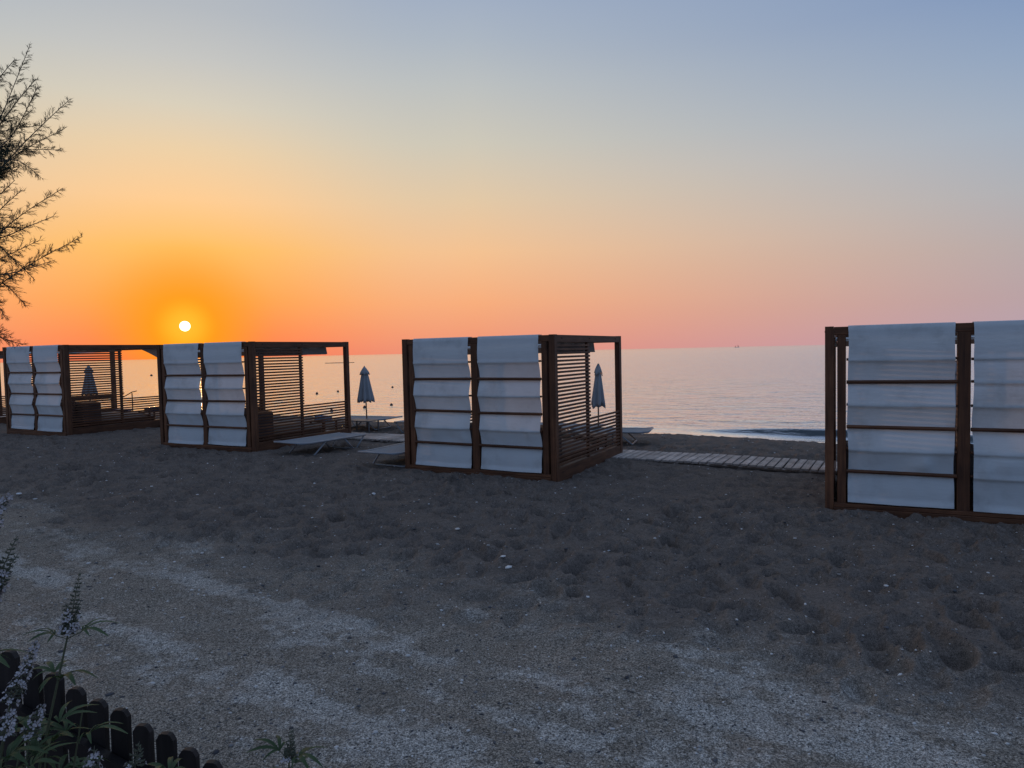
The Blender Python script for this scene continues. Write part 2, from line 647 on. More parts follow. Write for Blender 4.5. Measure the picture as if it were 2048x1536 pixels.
# ------------------------------------------------------------------ ground: one sheet, finest where it is nearest
th_d = np.arange(R(-46), R(46), R(0.14))
th_c = np.linspace(R(46), R(314), 90)
th = np.concatenate([th_d, th_c[:-1]]) if abs(th_c[-1] - R(314)) < 1e-9 else th_d
rr = [0.6]
while rr[-1] < 26:
    rr.append(rr[-1] * (1.0064 if rr[-1] > 1.8 else 1.06))
while rr[-1] < 4000:
    rr.append(rr[-1] * 1.10)
rr = np.array(rr)
TT, RR = np.meshgrid(th, rr)
GX = (RR * np.sin(TT)).ravel()
GY = (RR * np.cos(TT)).ravel()
GZ = height(GX, GY)
nr, nc = TT.shape
verts = np.column_stack([GX, GY, GZ])
verts = np.vstack([verts, [[0, 0, hz(0, 0)]]])
i, j = np.meshgrid(np.arange(nr - 1), np.arange(nc), indexing='ij')
j2 = (j + 1) % nc
quads = np.stack([i * nc + j, i * nc + j2, (i + 1) * nc + j2, (i + 1) * nc + j], -1).reshape(-1, 4)[:, ::-1]
fan = np.stack([np.full(nc, nr * nc), (np.arange(nc) + 1) % nc, np.arange(nc)], -1)
gm = bpy.data.meshes.new('ground')
nv = len(verts)
gm.vertices.add(nv)
gm.vertices.foreach_set('co', verts.ravel())
nl = quads.size + fan.size
gm.loops.add(nl)
gm.loops.foreach_set('vertex_index', np.concatenate([quads.ravel(), fan.ravel()]).astype(np.int32))
npoly = len(quads) + len(fan)
gm.polygons.add(npoly)
starts = np.concatenate([np.arange(len(quads)) * 4, quads.size + np.arange(len(fan)) * 3]).astype(np.int32)
gm.polygons.foreach_set('loop_start', starts)
gm.polygons.foreach_set('use_smooth', np.ones(npoly, bool))
gm.update(calc_edges=True)
gm.validate()
gx, gy = verts[:, 0], verts[:, 1]
gu, gv = uv(gx, gy)
loose = loose_mask(gx, gy)
st = fbm(gu * 0.40, gv * 3.0 + gu * 0.25, 301, 4)
br = fbm(gx * 6.0, gy * 6.0, 311, 4, 0.65)
br2 = fbm(gx * 1.6, gy * 1.6, 321, 3)
pale = smooth(0.47, 0.66, st * 0.55 + br * 0.30 + br2 * 0.2) * (1 - loose)
pale = pale * smooth(60, 20, np.hypot(gx, gy))
for nm, arr in (('pale', pale), ('loose', loose)):
    a = gm.attributes.new(nm, 'FLOAT', 'POINT')
    a.data.foreach_set('value', arr.astype(np.float32))
gm.materials.append(GROUND)
ground = link(bpy.data.objects.new('ground', gm))
tag(ground, 'dark trampled beach sand and grey dirt track', 'ground', kind='structure')


# ------------------------------------------------------------------ sea: one sheet to the horizon, real swell near the shore
vv = [16.0]
while vv[-1] < 60:
    vv.append(vv[-1] + 0.07 + 0.010 * (vv[-1] - 16))
while vv[-1] < 60000:
    vv.append(vv[-1] * 1.09)
vv = np.array(vv)
tt = np.linspace(-1, 1, 521)
tt = np.sign(tt) * (np.abs(tt) * 0.35 + np.abs(tt) ** 3 * 0.65)
UU = tt[None, :] * (70 + 2.6 * vv[:, None]) - 8 - 0.3 * vv[:, None]
VV = np.repeat(vv[:, None], len(tt), 1)


def ridge(u, v, v0, amp, w_sea, w_land):
    d = v - v0
    w = np.where(d > 0, w_sea, w_land)
    return amp * np.exp(-(d / w) ** 2)


fade = smooth(90, 45, VV)
SZ = np.full_like(UU, SEA_Z)
swell = (fbm(UU * 0.5, VV * 1.3, 501, 4) - 0.5) * 0.07
shoal = smooth(17.5, 23, VV)
SZ = SZ + fade * swell * shoal
wob = 1.1 * (fbm(UU * 0.18, UU * 0, 511, 3) - 0.5)
a1 = 0.17 * smooth(-6.6, -2.8, UU) * (0.8 + 0.4 * vnoise(UU * 0.5, UU * 0, 515))
SZ = SZ + ridge(UU, VV, 20.95 + wob - 0.04 * (UU + 2.5), a1, 0.55, 0.17)
a2 = 0.08 * smooth(-10, -4, UU) * vnoise(UU * 0.35, UU * 0, 525)
SZ = SZ + ridge(UU, VV, 24.2 - wob, a2, 0.9, 0.5)
a3 = 0.05 * vnoise(UU * 0.25, UU * 0 + 9, 535)
SZ = SZ + ridge(UU, VV, 19.3 + wob * 0.6, a3, 0.3, 0.16)
SX, SY = xy(UU, VV)
sm = MB()
nr, nc = SX.shape
smesh = bpy.data.meshes.new('sea')
i, j = np.meshgrid(np.arange(nr - 1), np.arange(nc - 1), indexing='ij')
quads = np.stack([i * nc + j, i * nc + j + 1, (i + 1) * nc + j + 1, (i + 1) * nc + j], -1).reshape(-1, 4)
smesh.vertices.add(nr * nc)
smesh.vertices.foreach_set('co', np.column_stack([SX.ravel(), SY.ravel(), SZ.ravel()]).ravel())
smesh.loops.add(quads.size)
smesh.loops.foreach_set('vertex_index', quads.ravel().astype(np.int32))
smesh.polygons.add(len(quads))
smesh.polygons.foreach_set('loop_start', (np.arange(len(quads)) * 4).astype(np.int32))
smesh.polygons.foreach_set('use_smooth', np.ones(len(quads), bool))
smesh.update(calc_edges=True)
smesh.validate()
foam = np.exp(-((VV - 19.55 - 0.6 * wob) / 0.55) ** 2) * (0.25 + 0.75 * smooth(-7, -2, UU)) * 0.8
foam = np.maximum(foam, 0.5 * np.exp(-((VV - 18.75 - 0.4 * wob) / 0.25) ** 2))
calm = smooth(23.0, 19.5, VV)
for nm, arr in (('foam', foam), ('calm', calm)):
    a = smesh.attributes.new(nm, 'FLOAT', 'POINT')
    a.data.foreach_set('value', arr.ravel().astype(np.float32))
smesh.materials.append(SEA)
sea = link(bpy.data.objects.new('sea', smesh))
tag(sea, 'calm rippled sea reflecting the sunrise sky', 'sea', kind='structure')

# ------------------------------------------------------------------ beach cabanas
W, D, H = 2.936, 3.027, 2.30
ROD_Z = [1.89, 1.615, 1.34, 1.065, 0.79, 0.515]
PITCH_S, SLAT_H = 0.0606, 0.035
X_OFF, Y_OFF = -W / 2, -D / 2


def LB(*a, bev=0.006):
    m = MB()
    x0, x1, y0, y1, z0, z1 = a
    m.box(x0 + X_OFF, x1 + X_OFF, y0 + Y_OFF, y1 + Y_OFF, z0, z1, bev)
    return m


SLAT_LONG = LB(0, .018, .112, D - .112, 0, SLAT_H, bev=.003).mesh('slat', WOOD[1])
SLAT_SHORT = LB(0, .018, .112, 1.47, 0, SLAT_H, bev=.003).mesh('slat', WOOD[1])
POST = LB(0, .10, 0, .11, -.25, H + .003).mesh('corner_post', WOOD[2])
MIDP = LB(0, .05, 1.40, 1.462, .20, H - .122).mesh('slat_post', WOOD[2])
ENDP = LB(0, .03, D - .16, D - .113, .20, .875).mesh('slat_batten', WOOD[2])
SBEAM = LB(.004, .096, .112, D - .112, H - .12, H - .002).mesh('side_beam', WOOD[1])
SPLINTH = LB(.006, .094, .112, D - .112, -.2, .205).mesh('plinth_board', WOOD[1])
x_open0, x_open1 = .24, W / 2 - .067
ROD = MB().tube([(X_OFF + x_open0 + .001, Y_OFF, 0), (X_OFF + x_open1 - .001, Y_OFF, 0)], .016, 8).mesh('blind_rod', WOOD[0])
ROD2 = MB().tube([(X_OFF + x_open0 + .001, Y_OFF, 0), (X_OFF + x_open1 - .001, Y_OFF, 0)], .0225, 8).mesh('blind_rod', WOOD[0])
BOLT = MB().tube([(0, 0, 0), (0.012, 0, 0)], .013, 8).mesh('bolt', STEEL)


def blind(pattern, xa, xb, seed, zhem=.125):
    """canvas laid over the top beam and woven past the rods; pattern[i] True = canvas passes in front of rod i"""
    rg = random.Random(seed)
    path = [(2.20, .115), (2.306, .110), (2.308, .012), (2.298, -.014), (2.24, -.020)]
    prev = (2.24, -.020)
    nodes = []
    for k, zr in enumerate(ROD_Z):
        if pattern[k]:
            nodes += [(zr + .028, -.029), (zr + .004, -.036), (zr - .018, -.034), (zr - .026, -.022)]
        else:
            nodes += [(zr + .012, .035), (zr - .012, .035)]
    nodes += [(zhem + .055, .004), (zhem + .045, -.003), (zhem, -.012)]
    for (z1, y1) in nodes:
        z0, y0 = prev
        dz_ = abs(z0 - z1)
        n = max(1, int(dz_ / .035))
        for s in range(1, n + 1):
            t = s / n
            belly = math.sin(math.pi * t) * .055 * dz_ if dz_ > .1 else 0
            path.append((z0 + (z1 - z0) * t, y0 + (y1 - y0) * t + belly * (1 if y1 > y0 else -1) * .6))
        prev = (z1, y1)
    nx = 34
    ph = [rg.uniform(0, 6.28) for _ in range(6)]
    tilt = rg.uniform(-.012, .012)
    dents = [(rg.uniform(.1, .9), rg.uniform(.56, .74), rg.uniform(.05, .12), rg.uniform(-.024, .012)) for _ in range(4)]
    folds = [(rg.uniform(0, 1), rg.uniform(.3, 2.0), rg.uniform(-.5, .5), rg.uniform(.004, .010)) for _ in range(5)]
    P = []
    for (z, y) in path:
        row = []
        waist = .006 * math.sin((z - .1) * 4.4 + ph[4]) + .004 * math.sin(z * 9 + ph[5])
        for ix in range(nx + 1):
            t = ix / nx
            x = xa + (xb - xa) * t + waist * (1 - 2 * t) + tilt * (2.2 - z) * .4
            fall = max(0.0, min(1.0, (2.2 - z) * 2))
            wr = fall * (.006 * math.sin(5.1 * t + 3 * z + ph[0]) + .0035 * math.sin(13 * t - 5 * z + ph[1]) + .002 * math.sin(29 * t + ph[2] + 9 * z))
            sag = fall * .010 * math.sin(math.pi * t)
            for (dx_, dz_, dr_, da_) in dents:
                wr += da_ * math.exp(-((t - dx_) / dr_) ** 2 - ((z - dz_) / .09) ** 2)
            for (fx_, fz_, fk_, fa_) in folds:
                wr += fall * fa_ * math.exp(-((t - fx_ - fk_ * (z - fz_)) / .05) ** 2 - ((z - fz_) / .16) ** 2)
            row.append((x + X_OFF, y + wr + Y_OFF, z - sag * .6))
        P.append(row)
    return MB().grid(P)


def cushion_mesh(w, h, t, seed, mat, name='cushion_cover'):
    rg = random.Random(seed)
    n = 10
    m = MB()
    for side in (1, -1):
        P = []
        for i_ in range(n + 1):
            a = i_ / n * 2 - 1
            row = []
            for j_ in range(n + 1):
                b = j_ / n * 2 - 1
                puff = max(0.0, (1 - abs(a) ** 3)) ** .55 * max(0.0, (1 - abs(b) ** 3)) ** .55
                pin = 1 - .05 * (1 - abs(a * b))
                px = a * w / 2 * (pin + .05 * abs(b) ** 2)
                pz = b * h / 2 * (pin + .05 * abs(a) ** 2)
                row.append((px, side * puff * t / 2, pz))
            P.append(row if side < 0 else row[::-1])
        m.grid(P)
    return m.mesh(name, mat, True)


def cabana(nearR, yaw, zb, label, patterns, seed, canopy_len, flap=False, low_val=.17):
    ex = (math.cos(yaw), math.sin(yaw))
    ey = (-math.sin(yaw), math.cos(yaw))
    cx = nearR[0] - ex[0] * W / 2 + ey[0] * D / 2
    cy = nearR[1] - ex[1] * W / 2 + ey[1] * D / 2
    root = empty('beach_cabana', (cx, cy, zb), yaw)
    tag(root, label, 'cabana', 'timber beach cabanas along the boardwalk')
    rg = random.Random(seed)
    xs_outer = (0.0, W - .10)
    for k, x0 in enumerate(xs_outer):
        place(POST, 'corner_post', root, (x0, 0, 0))
        place(POST, 'corner_post', root, (x0, D - .11, 0))
        sb = place(SBEAM, 'side_beam', root, (x0, 0, 0))
        for yb in (.30, 1.45, 2.72):
            xo = (-.001 - .008) if k == 0 else (.096 - .004)
            place(BOLT, 'bolt', sb, (xo + X_OFF, yb + Y_OFF, H - .055))
        place(SPLINTH, 'plinth_board', root, (x0, 0, 0))
        xs = x0 + (.012 if k == 0 else .070)
        xm = x0 + (.032 if k == 0 else .018)
        place(MIDP, 'slat_post', root, (xm, 0, 0))
        place(ENDP, 'slat_batten', root, (x0 + (.033 if k == 0 else .037), 0, 0))
        z = .235
        while z < H - .15:
            j_ = (rg.uniform(-.002, .002), 0, z + rg.uniform(-.0025, .0025))
            rot = (rg.gauss(0, .0009), 0, 0)
            place(SLAT_LONG if z < .86 else SLAT_SHORT, 'slat', root, (xs + j_[0], 0, j_[2]), rot)
            z += PITCH_S
    # land-side frame carrying the blinds
    LB(.138, .236, .006, .10, .112, H - .105).build('front_post', WOOD[2], root)
    LB(W - .236, W - .138, .006, .10, .112, H - .105).build('front_post', WOOD[2], root)
    LB(W / 2 - .065, W / 2 + .065, .002, .105, .112, H - .105).build('front_post', WOOD[2], root)
    LB(.102, W - .102, .010, .104, H - .103, H - .004).build('front_beam', WOOD[0], root)
    LB(.104, W - .104, -.006, .108, .062, .110).build('front_sill', WOOD[0], root)
    LB(.102, W - .102, -.022, .10, -.2, .060).build('front_sill', WOOD[0], root)
    for c_ in (0, 1):
        off = 0 if c_ == 0 else (W / 2 + .067 - x_open0)
        for k, zr in enumerate(ROD_Z):
            yr = .006 if patterns[c_][k] else .000
            place(ROD if patterns[c_][k] else ROD2, 'blind_rod', root, (off, yr, zr + rg.uniform(-.006, .006)), (0, rg.uniform(-.004, .004), 0))
        xa, xb = x_open0 + off + .018, x_open1 + off - .022
        blind(patterns[c_], xa, xb, seed * 7 + c_, .125 + rg.uniform(-.008, .012)).build('canvas_blind', CANVAS, root, True)
    # sea side and roof
    LB(.102, W - .102, D - .10, D - .012, H - .118, H - .003).build('rear_beam', WOOD[0], root)
    for t in (.3, .5, .7):
        LB(W * t - .03, W * t + .03, .108, D - .104, H - .10, H - .012).build('roof_joist', WOOD[1], root)
    nx, ny = 18, 26
    P = []
    y0, y1 = .13, canopy_len
    for i_ in range(ny + 1):
        y = y0 + (y1 - y0) * i_ / ny
        row = []
        for k in range(nx + 1):
            t = k / nx
            x = .115 + (W - .23) * t
            sagz = .045 * (.5 - .5 * math.cos(2 * math.pi * y / .55)) + .02 * math.sin(math.pi * t)
            row.append((x + X_OFF, y + Y_OFF, H - .128 - sagz))
        P.append(row)
    cn = MB().grid(P).build('roof_canopy', CANVAS, root, True)
    for xv in (.118, W - .118):
        P = []
        for i_ in range(31):
            t = i_ / 30
            y = y0 + (y1 - y0 - .01) * t
            a = H - .122
            dep = low_val * (1.0 + .06 * math.sin(9 * t + seed)) if not flap else low_val * (.35 + .18 * math.sin(11 * t + 1))
            wob_ = .012 * math.sin(17 * t + seed)
            P.append([(xv + X_OFF + wob_ * q, y + Y_OFF + (.03 * q if i_ == 30 else 0), a - dep * q) for q in (0, .33, .66, 1)])
        MB().grid(P).build('valance', TAUPE, cn, True)
    P = []
    for i_ in range(25):
        t = i_ / 24
        x = .13 + (W - .26) * t
        P.append([(x + X_OFF, y1 + .004 + Y_OFF + .012 * math.sin(14 * t) * q, H - .122 - low_val * q * (1 if not flap else .5)) for q in (0, .5, 1)])
    MB().grid(P).build('valance', TAUPE, cn, True)
    if flap:
        xv = W - .117
        P = []
        for i_ in range(9):
            t = i_ / 8
            P.append([(xv + X_OFF - .03 * q * t, 2.05 + .62 * t + Y_OFF, H - .121 - .29 * t ** 1.2 * q) for q in (0, .5, 1)])
        MB().grid(P).build('loose_flap', TAUPE, cn, True)

    def world(x, y, z=0.0):
        lx, ly = x + X_OFF, y + Y_OFF
        return (cx + ex[0] * lx + ey[0] * ly, cy + ex[1] * lx + ey[1] * ly, zb + z)
    return root, world, yaw


ALT = (True, False, True, False, True, False)
ODD = (True, True, True, False, True, True)
CABS = [
    ((-16.95, 20.7), -.50, .15, 'timber cabana with white blinds at far left edge, only its slatted side showing', (ALT, ALT), 51, 2.2, False, .12),
    ((-11.090, 17.462), -.504, .188, 'leftmost whole timber cabana with two white canvas blinds, farthest from the track', (ALT, ALT), 52, 1.35, True, .14),
    ((-5.318, 14.399), -.470, .101, 'timber cabana under the sun, white blinds, flat lounger lying along its slatted side', (ALT, ALT), 53, 2.36, False, .17),
    ((0.668, 10.854), -.499, .031, 'middle timber cabana with two white canvas blinds beside the plank boardwalk', (ALT, ALT), 54, 1.92, False, .17),
    ((6.543, 7.456), -.441, .002, 'nearest timber cabana with wide white blinds, cut off by the right edge', (ALT, ODD), 55, 2.2, False, .13),
]
WHERE = ['at the far left edge', 'in the leftmost whole cabana', 'in the cabana under the sun', 'in the middle cabana', 'in the nearest cabana on the right']
DAY = MB()
cabs = []
for k, cdef in enumerate(CABS):
    root, wf, yaw = cabana(*cdef)
    cabs.append((wf, yaw, cdef[2]))

# furniture inside the cabanas
db_base = MB().box(-1.28, 1.28, -.85, .95, -.1, .28, .01).mesh('base', WOOD[0])
db_mat = MB()
P = []
for i_ in range(13):
    P.append([])
    for j_ in range(13):
        a, b = i_ / 12 * 2 - 1, j_ / 12 * 2 - 1
        e = (1 - abs(a) ** 8) ** .5 * (1 - abs(b) ** 8) ** .5
        P[-1].append((b * 1.24, .2 + a * .72, .285 + .13 * e))
db_mat = db_mat.grid(P).mesh('mattress', MATTRESS, True)
db_back = MB().box(-1.26, 1.26, 0, .46, .0, .52, .03).mesh('backrest', CUSHION)
tb_top = MB().box(-.25, .25, -.25, .25, .40, .43, .005).mesh('table_top', WOOD[0])
tb_leg = MB().box(-.02, .02, -.02, .02, 0, .40, .003).mesh('leg', WOOD[2])
CUSH = [cushion_mesh(.52, .42, .17, s, CUSHION) for s in (1, 2, 3)]
for k, (wf, yaw, zb) in enumerate(cabs):
    if k == 0:
        continue
    wh = WHERE[k]
    dy_ = (.0, .22, .0, .0, .0)[k]
    p = wf(W / 2 - .05, 1.30 + dy_)
    d = empty('daybed', p, yaw)
    tag(d, 'low timber daybed with cream mattress ' + wh, 'daybed', 'daybeds inside the cabanas')
    place(db_base, 'base', d)
    place(db_mat, 'mattress', d)
    place(db_back, 'backrest', d, (0, -.99, .285))
    for q in range(4):
        tx = (q - 1.5) * .55 + random.uniform(-.06, .06)
        cpos = wf(W / 2 - .05 + tx, .215 + dy_, .64 + random.uniform(-.03, .03))
        cu = place(CUSH[q % 3], 'cushion', None, cpos, (R(-4 + random.uniform(-4, 4)), R(random.uniform(-12, 12)), yaw + R(random.uniform(-8, 8))))
        tag(cu, 'grey cushion wedged behind the daybed backrest ' + wh, 'cushion', 'cushions ' + wh)
    if k == 4:
        continue
    p = wf(W - .45, 2.55)
    t_ = empty('side_table', p, yaw)
    tag(t_, 'small square timber side table ' + wh, 'table', 'side tables inside the cabanas')
    place(tb_top, 'table_top', t_)
    for sx in (-.21, .21):
        for sy in (-.21, .21):
            place(tb_leg, 'leg', t_, (sx, sy, 0))
    if k in (1, 2):
        p = wf(W - .45, 2.55, .43)
        bx = MB()
        bx.box(-.17, .17, -.12, .12, 0, .012, .003)
        bx.box(-.17, .17, -.12, -.108, .012, .10)
        bx.box(-.17, .17, .108, .12, .012, .10)
        bx.box(-.17, -.158, -.108, .108, .012, .10)
        bx.box(.158, .17, -.108, .108, .012, .10)
        o = bx.build('tray', PALEBLUE if k == 2 else BLUEP, None, loc=p, rot=(0, 0, yaw))
        tag(o, ('pale blue' if k == 2 else 'dark blue') + ' open tray on the side table ' + wh, 'tray')

# ------------------------------------------------------------------ plank boardwalk
bw = empty('boardwalk', (*xy(-12, 12.72), 0), 0)
tag(bw, 'grey plank boardwalk running behind the cabanas parallel to the shore', 'boardwalk')
bw_inv = Vector(bw.location)
plank_meshes = []
for k in range(5):
    w_ = .108 + .004 * k
    plank_meshes.append(MB().box(-w_ / 2, w_ / 2, -.49, .49, -.03, 0, .004).mesh('plank', GREYWOOD))
ang_u = math.atan2(EU[1], EU[0])
us = np.arange(-28.6, 7.6, .137)
zz = None
px_, py_ = xy(us, 12.72)
zsm = np.interp(us, [-60, -32, -25, -18.3, -11.7, -4.8, 2.0, 10, 60], [.1, .12, .16, .19, .10, .03, .0, -.02, -.02])
for k, u_ in enumerate(us):
    x_, y_ = xy(u_, 12.72 + .06 * math.sin(u_ * .5) + random.uniform(-.012, .012))
    z_ = zsm[k] + .065 + .010 * math.sin(u_ * 1.7)
    place(plank_meshes[k % 5] if random.random() > .2 else random.choice(plank_meshes), 'plank', bw,
          (x_ - bw_inv.x, y_ - bw_inv.y, z_), (random.gauss(0, .006), random.gauss(0, .012), ang_u + random.gauss(0, .012)))
for dv in (-.38, .38):
    pts = []
    for u_ in np.arange(-28.6, 7.6, 1.2):
        x_, y_ = xy(u_, 12.72 + dv + .06 * math.sin(u_ * .5))
        pts.append((x_ - bw_inv.x, y_ - bw_inv.y, float(np.interp(u_, us, zsm)) + .004 + .010 * math.sin(u_ * 1.7)))
    MB().tube(pts, .026, 4).build('bearer', GREYWOOD, bw)


# ------------------------------------------------------------------ sun loungers
LW, LL, LH = .385, .88, .24


def lounger_meshes():
    out = {}
    s = MB()
    P = []
    for i_ in range(21):
        t = i_ / 20
        y = -LL + 2 * LL * t
        row = []
        for k in range(9):
            b = k / 8 * 2 - 1
            sag = -.018 * (1 - b * b) * (.5 + .5 * math.sin(math.pi * t))
            row.append((b * (LW + .012), y, LH + .018 + sag - (.02 if abs(b) > .99 else 0) + .02 * max(0, (.12 - t) / .12)))
        P.append(row)
    out['sling'] = s.grid(P).mesh('sling', SLING, True)
    for nm, x in (('r', LW), ('l', -LW)):
        out['rail' + nm] = MB().tube([(x, -LL, LH + .018), (x, -LL + .2, LH), (x, LL, LH)], .021, 8).mesh('side_rail', ALU, True)
    out['end0'] = MB().tube([(-LW, -LL, LH + .018), (LW, -LL, LH + .018)], .015, 8).mesh('end_bar', ALU, True)
    out['end1'] = MB().tube([(-LW, LL, LH), (LW, LL, LH)], .015, 8).mesh('end_bar', ALU, True)

    def u_leg(yt, yb):
        return MB().tube([(-LW + .01, yt, LH - .01), (-LW + .02, yb, -.012), (-LW + .06, yb, -.02), (LW - .06, yb, -.02), (LW - .02, yb, -.012), (LW - .01, yt, LH - .01)], .017, 7).mesh('leg_frame', ALU, True)
    out['leg0'] = u_leg(-LL + .66, -LL + .36)
    out['leg1'] = u_leg(-LL + 1.16, -LL + 1.42)
    out['leg2'] = u_leg(LL - .03, LL - .24)
    return out


LM = lounger_meshes()


def lounger(x, y, rz, label, dz_=0.0, tilt=0.0):
    ax_, ay_ = np.meshgrid(np.linspace(x - .8, x + .8, 9), np.linspace(y - .8, y + .8, 9))
    o = empty('sun_lounger', (x, y, float(height(ax_.ravel(), ay_.ravel()).mean()) + dz_), rz)
    o.rotation_euler = (tilt, 0, rz)
    tag(o, label, 'lounger', 'white sun loungers on the sand')
    for k, me in LM.items():
        place(me, me.name.split('.')[0], o)
    return o


lounger(-3.98, 14.50, -.571, 'white sling lounger lying flat beside the cabana under the sun', .012)
lounger(-2.0, 13.02, -.50, 'white sling lounger half hidden behind the left post of the middle cabana', .012)
x_, y_ = xy(-12.55, 14.25)
lounger(x_, y_, ang_u + R(90) + .1, 'lounger under the closed parasol left of the middle cabana', .03)
x_, y_ = xy(-10.35, 14.15)
lounger(x_, y_, ang_u + R(90) - .06, 'lounger at the water end, just left of the middle cabana post', .03)
lounger(2.12, 15.25, R(72), 'lounger whose foot end shows right of the middle cabana', .03)
x_, y_ = xy(-6.9, 14.6)
lounger(x_, y_, ang_u + R(90), 'lounger seen through the slats of the middle cabana', .02)


# ------------------------------------------------------------------ closed parasols with their low tables
def parasol(x, y, top, label, seed, tilt=(0, 0), fat=1.0, ragged=0.0):
    zb = hz(x, y)
    rg = random.Random(seed)
    o = empty('closed_parasol', (x, y, zb), rg.uniform(0, 3))
    o.rotation_euler = (tilt[0], tilt[1], 0)
    tag(o, label, 'parasol', 'closed parasols by the water')
    h = top - zb
    cl = .92
    MB().tube([(0, 0, -.3), (0, 0, h - .06)], .017, 10).build('pole', POLE, o, True)
    MB().tube([(0, 0, h - .07), (0, 0, h - .03), (0, 0, h)], [.014, .016, .004], 8).build('finial', POLE, o, True)
    nf = 8
    na = nf * 6

    def ringpts(z, r, amp, drop=0.0, ph=0.0):
        pts = []
        for k in range(na + 1):
            a = 2 * math.pi * k / na
            f_ = math.cos(nf * a + ph)
            rr_ = r * (1 + amp * f_) * (1 + ragged * .22 * math.sin(a * 2 + seed))
            pts.append((rr_ * math.cos(a) * fat, rr_ * math.sin(a) * fat, z - drop * (.5 + .5 * f_) + ragged * .05 * math.sin(3 * a + seed)))
        return pts
    prof = [(h - .20, .070, .10, 0), (h - .32, .088, .16, 0), (h - .45, .105, .2, 0), (h - .60, .126, .22, 0),
            (h - .75, .148, .24, .01), (h - cl + .07, .165, .26, .03), (h - cl + .02, .168, .26, .07)]
    prof.append((h - cl + .0, .10, .2, -.02))
    prof.append((h - cl - .03, .03, .1, -.02))
    MB().grid([ringpts(*q) for q in prof]).build('canopy', PARASOL, o, True)
    cap = [(h - .03, .016, .0, 0), (h - .09, .055, .06, 0), (h - .16, .088, .12, 0), (h - .225, .112, .16, .02), (h - .232, .100, .14, .0)]
    MB().grid([ringpts(*q) for q in cap]).build('top_flap', PARASOL, o, True)
    MB().tube([(0, 0, h - .62), (0, 0, h - .60)], .118 * fat, 20).build('strap', PARASOL, o, True)
    return o


parasol(-13.25, 22.0, 1.96, 'closed parasol seen through the slats of the leftmost whole cabana', 3, fat=1.1)
parasol(-3.81, 18.3, 1.80, 'closed pale parasol standing free between two cabanas against the sea', 4, (0, R(-1.0)), 1.1)
parasol(1.90, 15.6, 1.775, 'closed pale parasol seen through the open side of the middle cabana', 5, (0, R(1.0)), .92, .8)
parasol(7.60, 12.0, 1.77, 'closed parasol glimpsed between the blinds of the nearest cabana', 6)


def low_table(u_, v_, label):
    x, y = xy(u_, v_)
    zb = hz(x, y)
    o = empty('parasol_table', (x, y, zb), ang_u)
    tag(o, label, 'table', 'low metal tables under the parasols')
    MB().box(-.38, .38, -.2, .2, .33, .352, .004).build('table_top', TABLE, o)
    for sx in (-.36, .36):
        for sy in (-.18, .18):
            MB().box(sx - .014, sx + .014, sy - .014, sy + .014, -.05, .329).build('leg', TABLE, o)
    return o


low_table(-12.15, 13.66, 'low metal table between loungers in front of the free standing parasol')
low_table(-5.8, 13.68, 'low metal table behind the slats of the middle cabana')

# handrail and crate behind the leftmost whole cabana
o = empty('handrail', (-11.85, 21.55, hz(-11.85, 21.55)), .1)
tag(o, 'thin metal handrail with sloping top behind the leftmost whole cabana', 'handrail')
z0 = o.location.z
MB().tube([(-.14, 0, -.1), (-.14, 0, 1.06 - z0)], .016, 6).build('post', STEEL, o)
MB().tube([(.16, 0, -.1), (.16, 0, 1.06 - z0)], .016, 6).build('post', STEEL, o)
MB().tube([(-.16, 0, .96 - z0), (-.1, 0, .94 - z0), (.16, 0, 1.09 - z0), (.30, 0, 1.12 - z0)], .015, 6).build('rail', STEEL, o)
MB().tube([(-.18, 0, 1.04 - z0), (-.06, 0, 1.07 - z0)], .013, 6).build('rail', STEEL, o)
cr = MB()
for zc in (0, .085, .17, .255, .34):
    cr.box(-.22, .22, -.15, .15, zc + .0, zc + .06, .006)
cr.box(-.20, .20, -.13, .13, .004, .39)
o = cr.build('crate_stack', BLUEP, None, loc=(-11.80, 21.2, hz(-11.8, 21.2) + .02), rot=(0, 0, .1))
tag(o, 'dark blue ribbed plastic crate behind the leftmost whole cabana', 'crate')


# ------------------------------------------------------------------ things on the water
def sea_pt(u, v):
    return xy(u, v)


def buoy(x, y, r, label):
    o = empty('buoy', (x, y, SEA_Z), 0)
    tag(o, label, 'buoy', 'dark buoys floating off the beach')
    m = MB()
    P = []
    for i_ in range(9):
        a = -math.pi / 2 + math.pi * i_ / 8
        P.append([(r * math.cos(a) * math.cos(b), r * math.cos(a) * math.sin(b), r * .35 + r * math.sin(a)) for b in np.linspace(0, 2 * math.pi, 13)])
    m.grid(P).build('float', BUOY, o, True)
    MB().tube([(0, 0, r * 1.2), (0, 0, r * 1.55)], r * .22, 6).build('eye', BUOY, o)


BL = 'small dark round buoy on the sea '
for (x, y, r, t) in [(-8.85, 51.9, .085, 'far one left of middle cabana'), (-5.86, 33.9, .075, 'near one left of middle cabana'),
                     (-6.93, 32.8, .075, 'beside the pole of the free standing parasol'), (-12.7, 45.6, .085, 'left one framed by the cabana under the sun'),
                     (-11.8, 47.5, .085, 'right one framed by the cabana under the sun'), (-8.06, 31.2, .075, 'behind low slats of cabana under sun'),
                     (-53.9, 105, .18, 'far out, framed by the leftmost whole cabana')]:
    buoy(x, y, r, BL + t)
o = MB().tube([(-60, 226, SEA_Z + .06), (-56, 225, SEA_Z + .09), (-53, 226.5, SEA_Z + .06), (-50.5, 225.6, SEA_Z + .07)], .11, 6).build('floating_line', BUOY)
tag(o, 'thin dark float line far out on the sea', 'float line')


